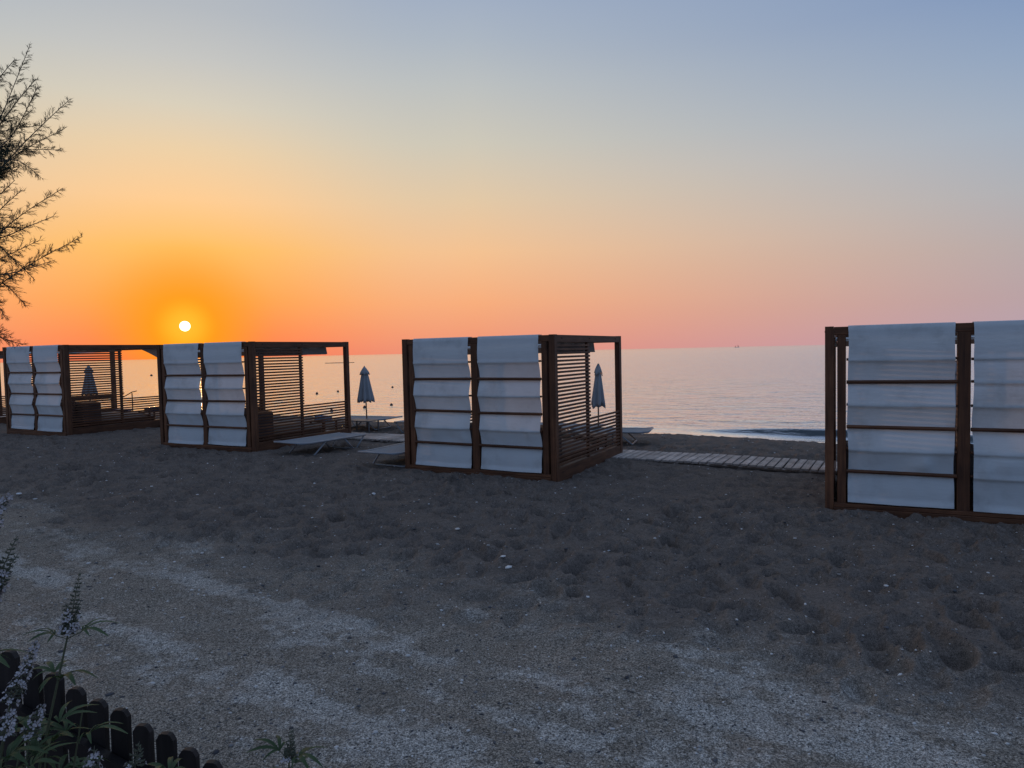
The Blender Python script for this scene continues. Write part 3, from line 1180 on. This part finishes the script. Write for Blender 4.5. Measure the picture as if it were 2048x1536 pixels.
def boat(x, y, s, rz, label, mast=True, cabin=None):
    o = empty('boat', (x, y, SEA_Z), rz)
    tag(o, label, 'boat')
    P = []
    for i_ in range(13):
        t = i_ / 12 * 2 - 1
        w = .42 * (1 - max(0, t) ** 2.2) * (1 - .25 * max(0, -t) ** 2) + .01
        sheer = .18 * t * t + .45
        P.append([(t * 2, -w, sheer), (t * 1.95, -w * .8, .1), (t * 1.85, 0, -.2), (t * 1.95, w * .8, .1), (t * 2, w, sheer)])
    m = MB().grid(P)
    m.grid([[r_[0], r_[4]] for r_ in P])
    ob = m.build('hull', WHITEP, o, True)
    ob.scale = (s, s, s)
    if cabin:
        c2 = MB().box(-1.3, .7, -.33, .33, .52, 1.25, .03).build('cabin', cabin, o)
        c2.scale = (s, s, s)
        c3 = MB().box(-1.45, .85, -.38, .38, 1.252, 1.31, .02).build('cabin_roof', WHITEP, o)
        c3.scale = (s, s, s)
    if mast:
        c4 = MB().tube([(0, 0, .5), (0, 0, 4.2)], .05, 6).build('mast', STEEL, o)
        c4.scale = (s, s, s)
        q = MB()
        q.v += [(-.05, .02, 3.9), (-.05, .02, .9), (-1.4, .06, .9), (-.05, -.02, 3.9), (-.05, -.02, .9), (-1.4, -.0, .9)]
        q.f += [(0, 1, 2), (3, 5, 4), (0, 2, 5, 3), (0, 3, 4, 1), (1, 4, 5, 2)]
        c5 = q.build('sail', TAUPE, o)
        c5.scale = (s, s, s)


boat(610, 1910, 1.6, .4, 'tiny sailing boat on the horizon, left of the pair')
boat(640, 1985, 2.1, 2.4, 'tiny sailing boat on the horizon, right of the pair')
boat(-44.6, 60.3, 1.05, 2.0, 'pale blue cabin boat at the far left edge of the sea', False, PALEBLUE)

# ------------------------------------------------------------------ stones and shells
ICO_V = []
g_ = (1 + 5 ** .5) / 2
for a in (-1, 1):
    for b in (-g_, g_):
        ICO_V += [(0, a, b), (a, b, 0), (b, 0, a)]
ICO_V = np.array(ICO_V) / math.sqrt(1 + g_ * g_)
import bmesh
bm = bmesh.new()
for p in ICO_V:
    bm.verts.new(p)
bmesh.ops.convex_hull(bm, input=bm.verts)
bm.verts.index_update()
ICO_F = np.array([[v.index for v in f.verts] for f in bm.faces])
ICO_P = np.array([v.co for v in bm.verts])
bm.free()


def pebble_mat(name):
    m, nt, p, out = newmat(name)
    at = N(nt, 'ShaderNodeAttribute', attribute_name='tone')
    cc = ramp(nt, at.outputs['Fac'], [(0, lin3(.03, .03, .035)), (.45, lin3(.13, .125, .125)), (.75, lin3(.30, .28, .25)), (1, lin3(.74, .70, .64))])
    nt.links.new(cc, p.inputs['Base Color'])
    p.inputs['Roughness'].default_value = .85
    p.inputs['Specular IOR Level'].default_value = .2
    return m


def pebbles(name, xs, ys, sizes, tones, slim, label):
    n = len(xs)
    zs_ = height(xs, ys)
    an = rng.uniform(0, 6.283, n)
    ca, sa = np.cos(an), np.sin(an)
    sx = sizes * rng.uniform(.8, 1.6, n)
    sy = sizes * rng.uniform(.6, 1.1, n)
    sz = sizes * rng.uniform(.3, .65, n)
    sx = np.where(slim, np.minimum(sx * 2.2, .022), sx)
    sy = np.where(slim, sy * .4, sy)
    V = ICO_P[None] * (1 + rng.uniform(-.18, .18, (n, len(ICO_P), 1)))
    X = V[..., 0] * sx[:, None]
    Y = V[..., 1] * sy[:, None]
    Z = V[..., 2] * sz[:, None]
    co = np.stack([X * ca[:, None] - Y * sa[:, None] + xs[:, None], X * sa[:, None] + Y * ca[:, None] + ys[:, None],
                   Z + (zs_ + sz * .25)[:, None]], -1)
    Fc = (ICO_F[None] + (np.arange(n) * len(ICO_P))[:, None, None]).reshape(-1, 3)
    me = bpy.data.meshes.new(name)
    me.vertices.add(n * len(ICO_P))
    me.vertices.foreach_set('co', co.ravel())
    me.loops.add(Fc.size)
    me.loops.foreach_set('vertex_index', Fc.ravel().astype(np.int32))
    me.polygons.add(len(Fc))
    me.polygons.foreach_set('loop_start', (np.arange(len(Fc)) * 3).astype(np.int32))
    me.update(calc_edges=True)
    a = me.attributes.new('tone', 'FLOAT', 'POINT')
    a.data.foreach_set('value', np.repeat(tones, len(ICO_P)).astype(np.float32))
    me.materials.append(PEB)
    o = link(bpy.data.objects.new(name, me))
    tag(o, label, 'pebbles', kind='stuff')


PEB = pebble_mat('pebble_stone')
n = 36000
r_ = 2.2 * (24 / 2.2) ** rng.uniform(0, 1, n) ** .95
t_ = rng.uniform(R(-50), R(50), n)
px_, py_ = r_ * np.sin(t_), r_ * np.cos(t_)
pu, pv = uv(px_, py_)
ok = (pv < 16.5) & (pv > .4)
px_, py_, r_ = px_[ok], py_[ok], r_[ok]
n = len(px_)
long_ = rng.uniform(0, 1, n) < .07
white = rng.uniform(0, 1, n) < .15
siz = np.clip(rng.lognormal(math.log(.0034), .55, n) * (0.75 + r_ * .055), .0018, .022)
ton = np.where(white, rng.uniform(.8, 1, n), np.clip(rng.beta(1.4, 2.6, n), 0, 1))
siz = np.where(white, siz * 1.35 + .001, siz)
pebbles('pebbles', px_, py_, siz, ton, long_, 'scattered pale and dark pebbles and shell bits on the sand')


def stone(x, y, s, mat, label, seed, name='stone', flat=.55, group=None):
    rg = random.Random(seed)
    bm = bmesh.new()
    bmesh.ops.create_icosphere(bm, subdivisions=2, radius=1)
    for v in bm.verts:
        k = 1 + .16 * math.sin(v.co.x * 3 + seed) * math.cos(v.co.y * 4 - seed) + rg.uniform(-.05, .05)
        v.co = Vector((v.co.x * k * 1.25, v.co.y * k * .85, v.co.z * k * flat)) * s
    me = bpy.data.meshes.new(name)
    bm.to_mesh(me)
    bm.free()
    me.materials.append(mat)
    o = bpy.data.objects.new(name, me)
    o.location = (x, y, hz(x, y) + s * flat * .45)
    o.rotation_euler = (0, 0, rg.uniform(0, 6))
    link(o)
    tag(o, label, 'stone', group)


stone(2.42, 4.35, .021, SHELL, 'bright white stone on dark sand at lower right, the largest pale one', 1)
stone(-7.50, 10.62, .055, ROCK, 'dark lump of rock on the sand at far left', 2)
stone(-7.62, 10.72, .03, SHELL, 'white stone touching the dark lump at far left', 3)
stone(-8.05, 10.60, .035, SHELL, 'white stone at the left frame edge beside the dark lump', 4)
stone(-2.05, 10.15, .03, SHELL, 'pale stone on open sand below the lounger left of the middle cabana', 5)

# ------------------------------------------------------------------ picket fence
fa = Vector((-1.437, 1.95, 1.262))      # top line: the fence steps down beside the camera's terrace
fb = Vector((-.832, 1.85, .995))
fvec = fb - fa
flen = math.hypot(fvec.x, fvec.y)
fslope = fvec.z / flen
frz = math.atan2(fvec.y, fvec.x)
fence = empty('picket_fence', (fa.x, fa.y, 0), frz)
tag(fence, 'low black picket fence with clipped tops at the lower left corner', 'fence')


def picket_mesh(seed):
    rg = random.Random(seed)
    w, t, h = .0262, .008, rg.uniform(-.006, .006)
    ol = [(-w, -1.4), (w, -1.4), (w, h - .018), (w * .62, h - .003), (w * .3, h), (-w * .3, h), (-w * .62, h - .003), (-w, h - .018)]
    m = MB()
    m.v += [(x, -t, z) for x, z in ol] + [(x, t, z) for x, z in ol]
    k = len(ol)
    m.f += [tuple(range(k)), tuple(range(2 * k - 1, k - 1, -1))]
    for i_ in range(k):
        j_ = (i_ + 1) % k
        m.f.append((i_, i_ + k, j_ + k, j_))
    return m.mesh('picket', BLACKWOOD)


PK = [picket_mesh(s) for s in range(5)]
step = flen / 9.0
for k in range(-4, 17):
    s_ = k * step
    place(PK[k % 5], 'picket', fence, (s_, random.uniform(-.002, .002), fa.z + fslope * s_), (random.gauss(0, .003), random.gauss(0, .008), 0))
for dz_ in (-.16, -.62):
    m = MB()
    s0, s1 = -4.6 * step, 16.6 * step
    for a_, b_ in ((-.034, -.010),):
        P8 = []
        for s_ in (s0, s1):
            zt = fa.z + fslope * s_ + dz_
            P8 += [(s_, a_, zt), (s_, b_, zt), (s_, b_, zt + .036), (s_, a_, zt + .036)]
        m.v += P8
        m.f += [(0, 1, 5, 4), (1, 2, 6, 5), (2, 3, 7, 6), (3, 0, 4, 7), (3, 2, 1, 0), (4, 5, 6, 7)]
    m.build('rail', BLACKWOOD, fence)


# ------------------------------------------------------------------ flowering chaste-tree shrubs
def leaf_mat():
    m, nt, p, out = newmat('dull_green_leaf')
    oi = N(nt, 'ShaderNodeObjectInfo')
    n1 = noise(nt, 30, 3, .6, coords(nt, 'Object'))
    cc = ramp(nt, mathn(nt, 'ADD', mathn(nt, 'MULTIPLY', oi.outputs['Random'], .6), mathn(nt, 'MULTIPLY', n1, .4)),
              [(.2, lin3(.040, .070, .024)), (.8, lin3(.085, .125, .050))])
    nt.links.new(cc, p.inputs['Base Color'])
    p.inputs['Roughness'].default_value = .55
    p.inputs['Specular IOR Level'].default_value = .3
    tr = N(nt, 'ShaderNodeBsdfTranslucent')
    nt.links.new(cc, tr.inputs[0])
    mx = N(nt, 'ShaderNodeMixShader')
    mx.inputs[0].default_value = .25
    nt.links.new(p.outputs[0], mx.inputs[1])
    nt.links.new(tr.outputs[0], mx.inputs[2])
    nt.links.new(mx.outputs[0], out.inputs[0])
    return m


LEAF = leaf_mat()
STEM = plain('olive_stem', lin3(.07, .075, .035), .7)
PETAL = plain('pale_lilac_petal', lin3(.40, .36, .35), .8, var=.3, scale=60)
CALYX = plain('grey_green_bud', lin3(.085, .088, .055), .8, var=.3, scale=60)


def palmate(seed):
    """five narrow leaflets from one point, local +x outward, +z up"""
    rg = random.Random(seed)
    m = MB()
    m.tube([(-.035, 0, 0), (0, 0, .004)], .0011, 4)
    for a, L in ((-78, .045), (-38, .075), (0, .095), (36, .078), (76, .047)):
        a = R(a + rg.uniform(-8, 8))
        L *= rg.uniform(.85, 1.1)
        wd = L * .062
        droop = rg.uniform(.10, .40)
        P = []
        for i_ in range(7):
            t = i_ / 6
            r0_ = L * t
            w = wd * math.sin(math.pi * min(1, t * .92 + .05)) ** .8 * 1.25
            zc = .01 * math.sin(t * 3) - droop * L * t * t
            row = []
            for s in (-1, 0, 1):
                x = r0_ * math.cos(a) - s * w * math.sin(a)
                y = r0_ * math.sin(a) + s * w * math.cos(a)
                row.append((x, y, zc + abs(s) * w * .35 + .004))
            P.append(row)
        m.grid(P)
    return m.mesh('leaf', LEAF, True)


LEAVES = [palmate(s) for s in range(6)]


def spike_meshes(L, seed, bloom):
    """tapering flower spike along +z: whorls of buds, petals open on the lower part"""
    rg = random.Random(seed)
    bud = MB()
    pet = MB()
    bud.tube([(0, 0, 0), (0, 0, L)], [.0018, .0006], 5)
    nw = int(L / .0095)
    for w in range(nw):
        t = w / nw
        z = L * t
        rad = .0155 * (1 - t) ** .8 + .0018
        nfl = 7 if t < .75 else 5
        for q in range(nfl):
            a = 2 * math.pi * (q + rg.random()) / nfl
            r1 = rad * rg.uniform(.7, 1.15)
            c_ = Vector((math.cos(a) * r1, math.sin(a) * r1, z + rg.uniform(-.002, .003)))
            s = rg.uniform(.0018, .0030) * (1.15 - .6 * t)
            bud.tube([c_ * .3 + Vector((0, 0, z * .7)), c_, c_ + Vector((math.cos(a) * s, math.sin(a) * s, s * 1.5))], [s * .5, s, s * .3], 4)
            if t < bloom and rg.random() < .62:
                o_ = Vector((math.cos(a), math.sin(a), .5)).normalized()
                up = o_.cross(Vector((-math.sin(a), math.cos(a), 0)))
                sd = Vector((-math.sin(a), math.cos(a), 0))
                b0 = c_ + o_ * s
                for kx in range(4):
                    an = 2 * math.pi * kx / 4 + rg.random()
                    d_ = (sd * math.cos(an) + up * math.sin(an))
                    e_ = d_.cross(o_)
                    pl = rg.uniform(.006, .0095)
                    i0 = len(pet.v)
                    pet.v += [tuple(b0), tuple(b0 + o_ * .003 + d_ * pl * .6 + e_ * pl * .35), tuple(b0 + o_ * .004 + d_ * pl), tuple(b0 + o_ * .003 + d_ * pl * .6 - e_ * pl * .35)]
                    pet.f.append((i0, i0 + 1, i0 + 2, i0 + 3))
    return bud.mesh('flower_spike', CALYX), (pet.mesh('petals', PETAL) if pet.f else None)


def ray(px, py):
    a, b = px - 1024, 768 - py
    cr_, sr = math.cos(ROLL), math.sin(ROLL)
    X, Y = cr_ * a - sr * b, sr * a + cr_ * b
    c_, s = math.cos(PITCH), math.sin(PITCH)
    u_ = Y / F_PX
    return Vector((X / F_PX, c_ + u_ * s, -s + u_ * c_))


def at(px, py, Yd):
    r_ = ray(px, py)
    return Vector((0, 0, CZ)) + r_ * (Yd / r_.y)


def shrub(base, stems, label, seed, leaf_k=.7, leaf_s=1.0):
    rg = random.Random(seed)
    o = empty('flowering_shrub', base)
    tag(o, label, 'shrub')
    bv = Vector(base)
    for (pts, r0_, spikes, leaf_zone, leaf_n) in stems:
        leaf_n = max(4, int(leaf_n * leaf_k) // 2 * 2)
        pts = [Vector(p) - bv for p in pts]
        # smooth the stem
        sp = []
        for i_ in range(len(pts) - 1):
            for s in range(6):
                t = s / 6
                p0 = pts[max(i_ - 1, 0)]
                p1, p2 = pts[i_], pts[i_ + 1]
                p3 = pts[min(i_ + 2, len(pts) - 1)]
                sp.append(.5 * ((2 * p1) + (-p0 + p2) * t + (2 * p0 - 5 * p1 + 4 * p2 - p3) * t * t + (-p0 + 3 * p1 - 3 * p2 + p3) * t ** 3))
        sp.append(pts[-1])
        nn = len(sp)
        MB().tube(sp, [r0_ * (1 - .72 * k_ / nn) for k_ in range(nn)], 6).build('stem', STEM, o, True)
        tip = sp[-1]
        tdir = (sp[-1] - sp[-4]).normalized()
        for (L, bloom, lean, off) in spikes:
            d_ = (tdir + Vector(lean)).normalized()
            b_, p_ = spike_meshes(L, rg.randint(0, 999), bloom)
            q = d_.to_track_quat('Z', 'Y').to_euler()
            spk = place(b_, 'flower_spike', o, tip - tdir * off, q)
            if p_ is not None:
                place(p_, 'petals', spk)
        a = rg.uniform(0, 6)
        for k_ in range(leaf_n):
            t = leaf_zone[0] + (leaf_zone[1] - leaf_zone[0]) * (k_ // 2 * 2 + 1) / max(1, leaf_n)
            idx = min(nn - 2, int(t * (nn - 1)))
            p = sp[idx]
            sd = (sp[idx + 1] - sp[idx]).normalized()
            if k_ % 2 == 0:
                a += math.pi / 2 + rg.uniform(-.35, .35)
            aa = a + (k_ % 2) * math.pi
            el = rg.uniform(.0, .55)
            out_ = Vector((math.cos(aa) * math.cos(el), math.sin(aa) * math.cos(el), math.sin(el)))
            s = rg.uniform(.95, 1.5) * (1.08 - .35 * t) * leaf_s
            zax = Vector((0, 0, 1))
            yax = zax.cross(out_).normalized()
            zz_ = out_.cross(yax).normalized()
            q = Matrix((out_, yax, zz_)).transposed().to_euler()
            place(rg.choice(LEAVES), 'leaf', o, p + out_ * (.035 * s + .002), q, (s, s, s))
    return o


def st(tip_px, Yt, foot, mid_shift=(0, 0, 0)):
    tp = at(tip_px[0], tip_px[1], Yt)
    ft = Vector(foot)
    m1 = ft.lerp(tp, .4) + Vector((-.03, -.02, .10)) + Vector(mid_shift)
    m2 = ft.lerp(tp, .75) + Vector((-.012, -.01, .05)) + Vector(mid_shift) * .5
    return [ft, m1, m2, tp]


b1 = (-1.20, 1.42, 0)
b2 = (-.62, 1.30, 0)
b3 = (-1.36, 1.22, 0)
shrub(b1, [
    (st((140, 1250), 1.72, (-1.20, 1.42, 0)), .006, [(.15, .38, (0, 0, .1), .02), (.075, .4, (.25, 0, .1), .012), (.07, .15, (-.35, 0, .2), .014)], (.55, .99), 16),
    (st((22, 1395), 1.62, (-1.22, 1.40, 0)), .006, [(.14, .95, (.30, .1, .1), .01)], (.5, .98), 12),
    (st((60, 1470), 1.60, (-1.16, 1.42, 0)), .005, [(.07, .95, (.3, 0, .1), .0)], (.5, 1.0), 12),
    (st((100, 1440), 1.70, (-1.10, 1.46, 0)), .005, [], (.5, 1.0), 12),
    (st((165, 1420), 1.72, (-1.08, 1.45, 0)), .005, [], (.5, 1.0), 12),
    (st((40, 1500), 1.55, (-1.18, 1.35, 0)), .005, [], (.5, 1.0), 12),
    (st((120, 1520), 1.60, (-1.10, 1.40, 0)), .005, [], (.5, 1.0), 10),
    (st((8, 1470), 1.50, (-1.25, 1.32, 0)), .005, [(.06, .9, (.1, 0, .2), .0)], (.5, 1.0), 10),
], 'green shrub with pale lilac flower spikes in front of the picket fence', 21)
shrub(b2, [
    (st((250, 1440), 1.62, (-.80, 1.36, 0)) if False else st((184, 1545), 1.50, (-.80, 1.30, 0)), .004, [(.055, .95, (.12, 0, .2), .0)], (.6, .98), 6),
    (st((270, 1530), 1.55, (-.76, 1.33, 0)), .004, [(.05, .2, (.2, 0, .1), .0)], (.6, 1.0), 8),
    (st((345, 1515), 1.62, (-.72, 1.36, 0)), .004, [], (.55, 1.0), 10),
], 'thin leafy shoots with short flower spikes among the lower fence pickets', 22)
shrub(b3, [
    (st((-45, 1105), 1.50, (-1.36, 1.22, 0)), .006, [(.14, .95, (.35, 0, .1), .0)], (.6, .95), 8),
    (st((-20, 1190), 1.45, (-1.33, 1.22, 0)), .006, [(.13, .45, (.25, 0, .1), .0), (.10, .4, (.5, 0, .1), .0)], (.6, .95), 8),
], 'flower spikes leaning in at the left frame edge above the fence', 23)
shrub((-.52, 1.62, 0), [
    (st((578, 1500), 1.75, (-.52, 1.62, 0)), .006, [(.075, .10, (.12, 0, .1), .02), (.04, .1, (.35, 0, .1), .015)], (.68, .99), 16),
], 'lone green shoot rising at the bottom edge right of the fence', 24, .9, .85)


# ------------------------------------------------------------------ tamarisk tree at the left edge
def tam_mat():
    m, nt, p, out = newmat('tamarisk_foliage')
    n1 = noise(nt, 5.0, 3, .6, coords(nt, 'Object'))
    cc = ramp(nt, n1, [(.3, lin3(.028, .036, .018)), (.7, lin3(.062, .066, .034))])
    nt.links.new(cc, p.inputs['Base Color'])
    p.inputs['Roughness'].default_value = .8
    return m


TAM = tam_mat()
BARK = plain('grey_brown_bark', lin3(.075, .06, .05), .9, var=.4, scale=20)
tree_base = Vector((-6.75, 6.9, hz(-6.75, 6.9)))
tree = empty('tamarisk_tree', tree_base)
tag(tree, 'feathery tamarisk tree reaching in from the left edge against the sky', 'tree')


def catmull(pts, sub=8):
    sp = []
    for i_ in range(len(pts) - 1):
        for s in range(sub):
            t = s / sub
            p0 = pts[max(i_ - 1, 0)]
            p1, p2 = pts[i_], pts[i_ + 1]
            p3 = pts[min(i_ + 2, len(pts) - 1)]
            sp.append(.5 * ((2 * p1) + (-p0 + p2) * t + (2 * p0 - 5 * p1 + 4 * p2 - p3) * t * t + (-p0 + 3 * p1 - 3 * p2 + p3) * t ** 3))
    sp.append(pts[-1])
    return sp


tv, tf = [], []


def needle(p, d, L, w):
    """thin three-sided scale twig"""
    b = len(tv)
    a = d.orthogonal().normalized()
    c_ = d.cross(a)
    for k_ in range(3):
        an = 2.094 * k_
        tv.append(p + (a * math.cos(an) + c_ * math.sin(an)) * w)
    tv.append(p + d * L)
    tf.extend([(b, b + 1, b + 3), (b + 1, b + 2, b + 3), (b + 2, b, b + 3)])


twigs = MB()


def spray(pts, rg, L0=.26, step=.035, dens=1.0, bare_tip=.12):
    sp = catmull(pts, 7)
    nn = len(sp)
    twigs.tube(sp, [.0075 * (1 - .80 * k_ / nn) + .0008 for k_ in range(nn)], 5)
    seg = [0.0]
    for k_ in range(1, nn):
        seg.append(seg[-1] + (sp[k_] - sp[k_ - 1]).length)
    tot = seg[-1]
    s = .03
    while s < tot:
        idx = max(k_ for k_ in range(nn) if seg[k_] <= s)
        idx = min(idx, nn - 2)
        f_ = (s - seg[idx]) / max(1e-6, seg[idx + 1] - seg[idx])
        p = sp[idx].lerp(sp[idx + 1], f_)
        ax = (sp[idx + 1] - sp[idx]).normalized()
        t = s / tot
        for rep in range(2 if rg.random() < .6 * dens else 1):
            side = ax.orthogonal()
            side.rotate(Matrix.Rotation(rg.uniform(0, 6.283), 3, ax))
            d = (ax * rg.uniform(.7, 1.15) + side * rg.uniform(.45, .9) + Vector((0, 0, rg.uniform(-.22, .10)))).normalized()
            L = L0 * (1.12 - t) ** .75 * rg.uniform(.45, 1.15)
            q = p.copy()
            dd = d.copy()
            n_ = max(2, int(L / .014))
            for k_ in range(n_):
                needle(q, dd, .026, .0024)
                if k_ > 0:
                    for e in range(2 if rg.random() < .7 else 1):
                        sd = dd.orthogonal()
                        sd.rotate(Matrix.Rotation(rg.uniform(0, 6.283), 3, dd))
                        nd = (dd * rg.uniform(.7, 1.2) + sd * rg.uniform(.35, .75)).normalized()
                        needle(q, nd, rg.uniform(.028, .072) * (1.15 - .6 * k_ / n_), .0021)
                dd = (dd + Vector((rg.gauss(0, .05), rg.gauss(0, .05), rg.gauss(-.012, .05)))).normalized()
                q = q + dd * .014
        s += step * rg.uniform(.6, 1.4) / dens


rg = random.Random(5)
TY = 7.0
# the sprays that reach into view: where each starts on its limb, bends and ends
view = [
    [(-90, 520), (-40, 330), (10, 215), (60, 90)], [(-70, 420), (-30, 300), (25, 215), (72, 158)], [(-60, 420), (-20, 320), (30, 262), (76, 172)],
    [(-110, 560), (-60, 420), (40, 295), (140, 198)], [(-80, 470), (-20, 360), (40, 305), (128, 258)], [(-80, 430), (-30, 340), (30, 320), (82, 355)],
    [(-90, 420), (-40, 320), (20, 300), (122, 300)], [(-80, 400), (-40, 300), (0, 265), (84, 250)], [(-90, 380), (-60, 250), (-20, 180), (30, 118)],
    [(-100, 640), (-50, 520), (30, 440), (126, 376)], [(-100, 600), (-40, 500), (30, 465), (108, 432)], [(-90, 560), (-40, 470), (0, 420), (44, 380)],
    [(-110, 700), (-50, 610), (50, 535), (165, 473)], [(-100, 640), (-40, 560), (30, 545), (110, 520)], [(-90, 620), (-40, 560), (10, 570), (52, 612)],
    [(-90, 600), (-50, 540), (-5, 520), (80, 480)], [(-90, 640), (-60, 590), (-20, 590), (10, 634)], [(-90, 600), (-50, 500), (-10, 460), (60, 455)],
    [(-110, 720), (-70, 660), (-20, 668), (46, 690)], [(-110, 730), (-80, 670), (-40, 655), (20, 672)], [(-80, 440), (-40, 350), (-10, 340), (40, 345)],
    [(-90, 470), (-50, 400), (-10, 395), (30, 360)], [(-90, 560), (-50, 480), (-5, 490), (70, 560)],
]
for k in range(18):
    ty = rg.choice((rg.uniform(230, 360), rg.uniform(410, 610)))
    tx = rg.uniform(-25, 38)
    view.append([(-130, ty + rg.uniform(60, 150)), (-85, ty + rg.uniform(20, 70)), (-40, ty + rg.uniform(-10, 40)), (tx, ty + rg.uniform(-30, 30))])
for k, q in enumerate(view):
    Y_ = TY + rg.uniform(-.35, .35)
    dens = 1.15
    spray([at(a, b, Y_ + .12 * i_ * rg.uniform(-1, 1)) - tree_base for i_, (a, b) in enumerate(q)], rg, .26, .032, dens)
# the rest of the crown, out of frame
top_c = Vector((-.1, 0, 2.9))
for k in range(42):
    a = rg.uniform(0, 6.283)
    zc = rg.uniform(1.2, 3.6)
    rad = rg.uniform(.9, 1.5)
    if -.9 < math.atan2(math.sin(a), math.cos(a)) < .6:
        rad *= .55
    s0 = Vector((math.cos(a) * .35, math.sin(a) * .35, zc - .3))
    e0 = Vector((math.cos(a) * rad, math.sin(a) * rad, zc + rg.uniform(-.2, .8)))
    m0 = s0.lerp(e0, .5) + Vector((0, 0, rg.uniform(.1, .3)))
    spray([s0, m0, e0], rg, .26, .055, .8)
me = bpy.data.meshes.new('foliage')
me.from_pydata([tuple(p) for p in tv], [], tf)
me.materials.append(TAM)
fo = link(bpy.data.objects.new('crown', me), tree)
twigs.build('branchlets', BARK, fo, True)
trunk = MB()
trunk.tube(catmull([Vector((0, 0, -.2)), Vector((.06, .05, .6)), Vector((-.05, .1, 1.3)), Vector((.08, .02, 2.1)), Vector((.02, -.03, 3.0)), Vector((.1, 0, 3.7))], 5),
           [.15 * (1 - .9 * (k_ / 26)) + .01 for k_ in range(26)], 10)
tk = trunk.build('trunk', BARK, tree, True)
for q in (0, 3, 9, 12, 18, 14, 6):
    p1 = at(view[q][0][0], view[q][0][1], TY) - tree_base
    z0 = max(.5, p1.z - .55)
    lm = MB()
    lm.tube(catmull([Vector((.03, .03, z0)), Vector((.03, .03, z0)).lerp(p1, .5) + Vector((0, 0, .08)), p1], 6), [.05 * (1 - .78 * k_ / 13) for k_ in range(13)], 7)
    lm.build('limb', BARK, tree, True)
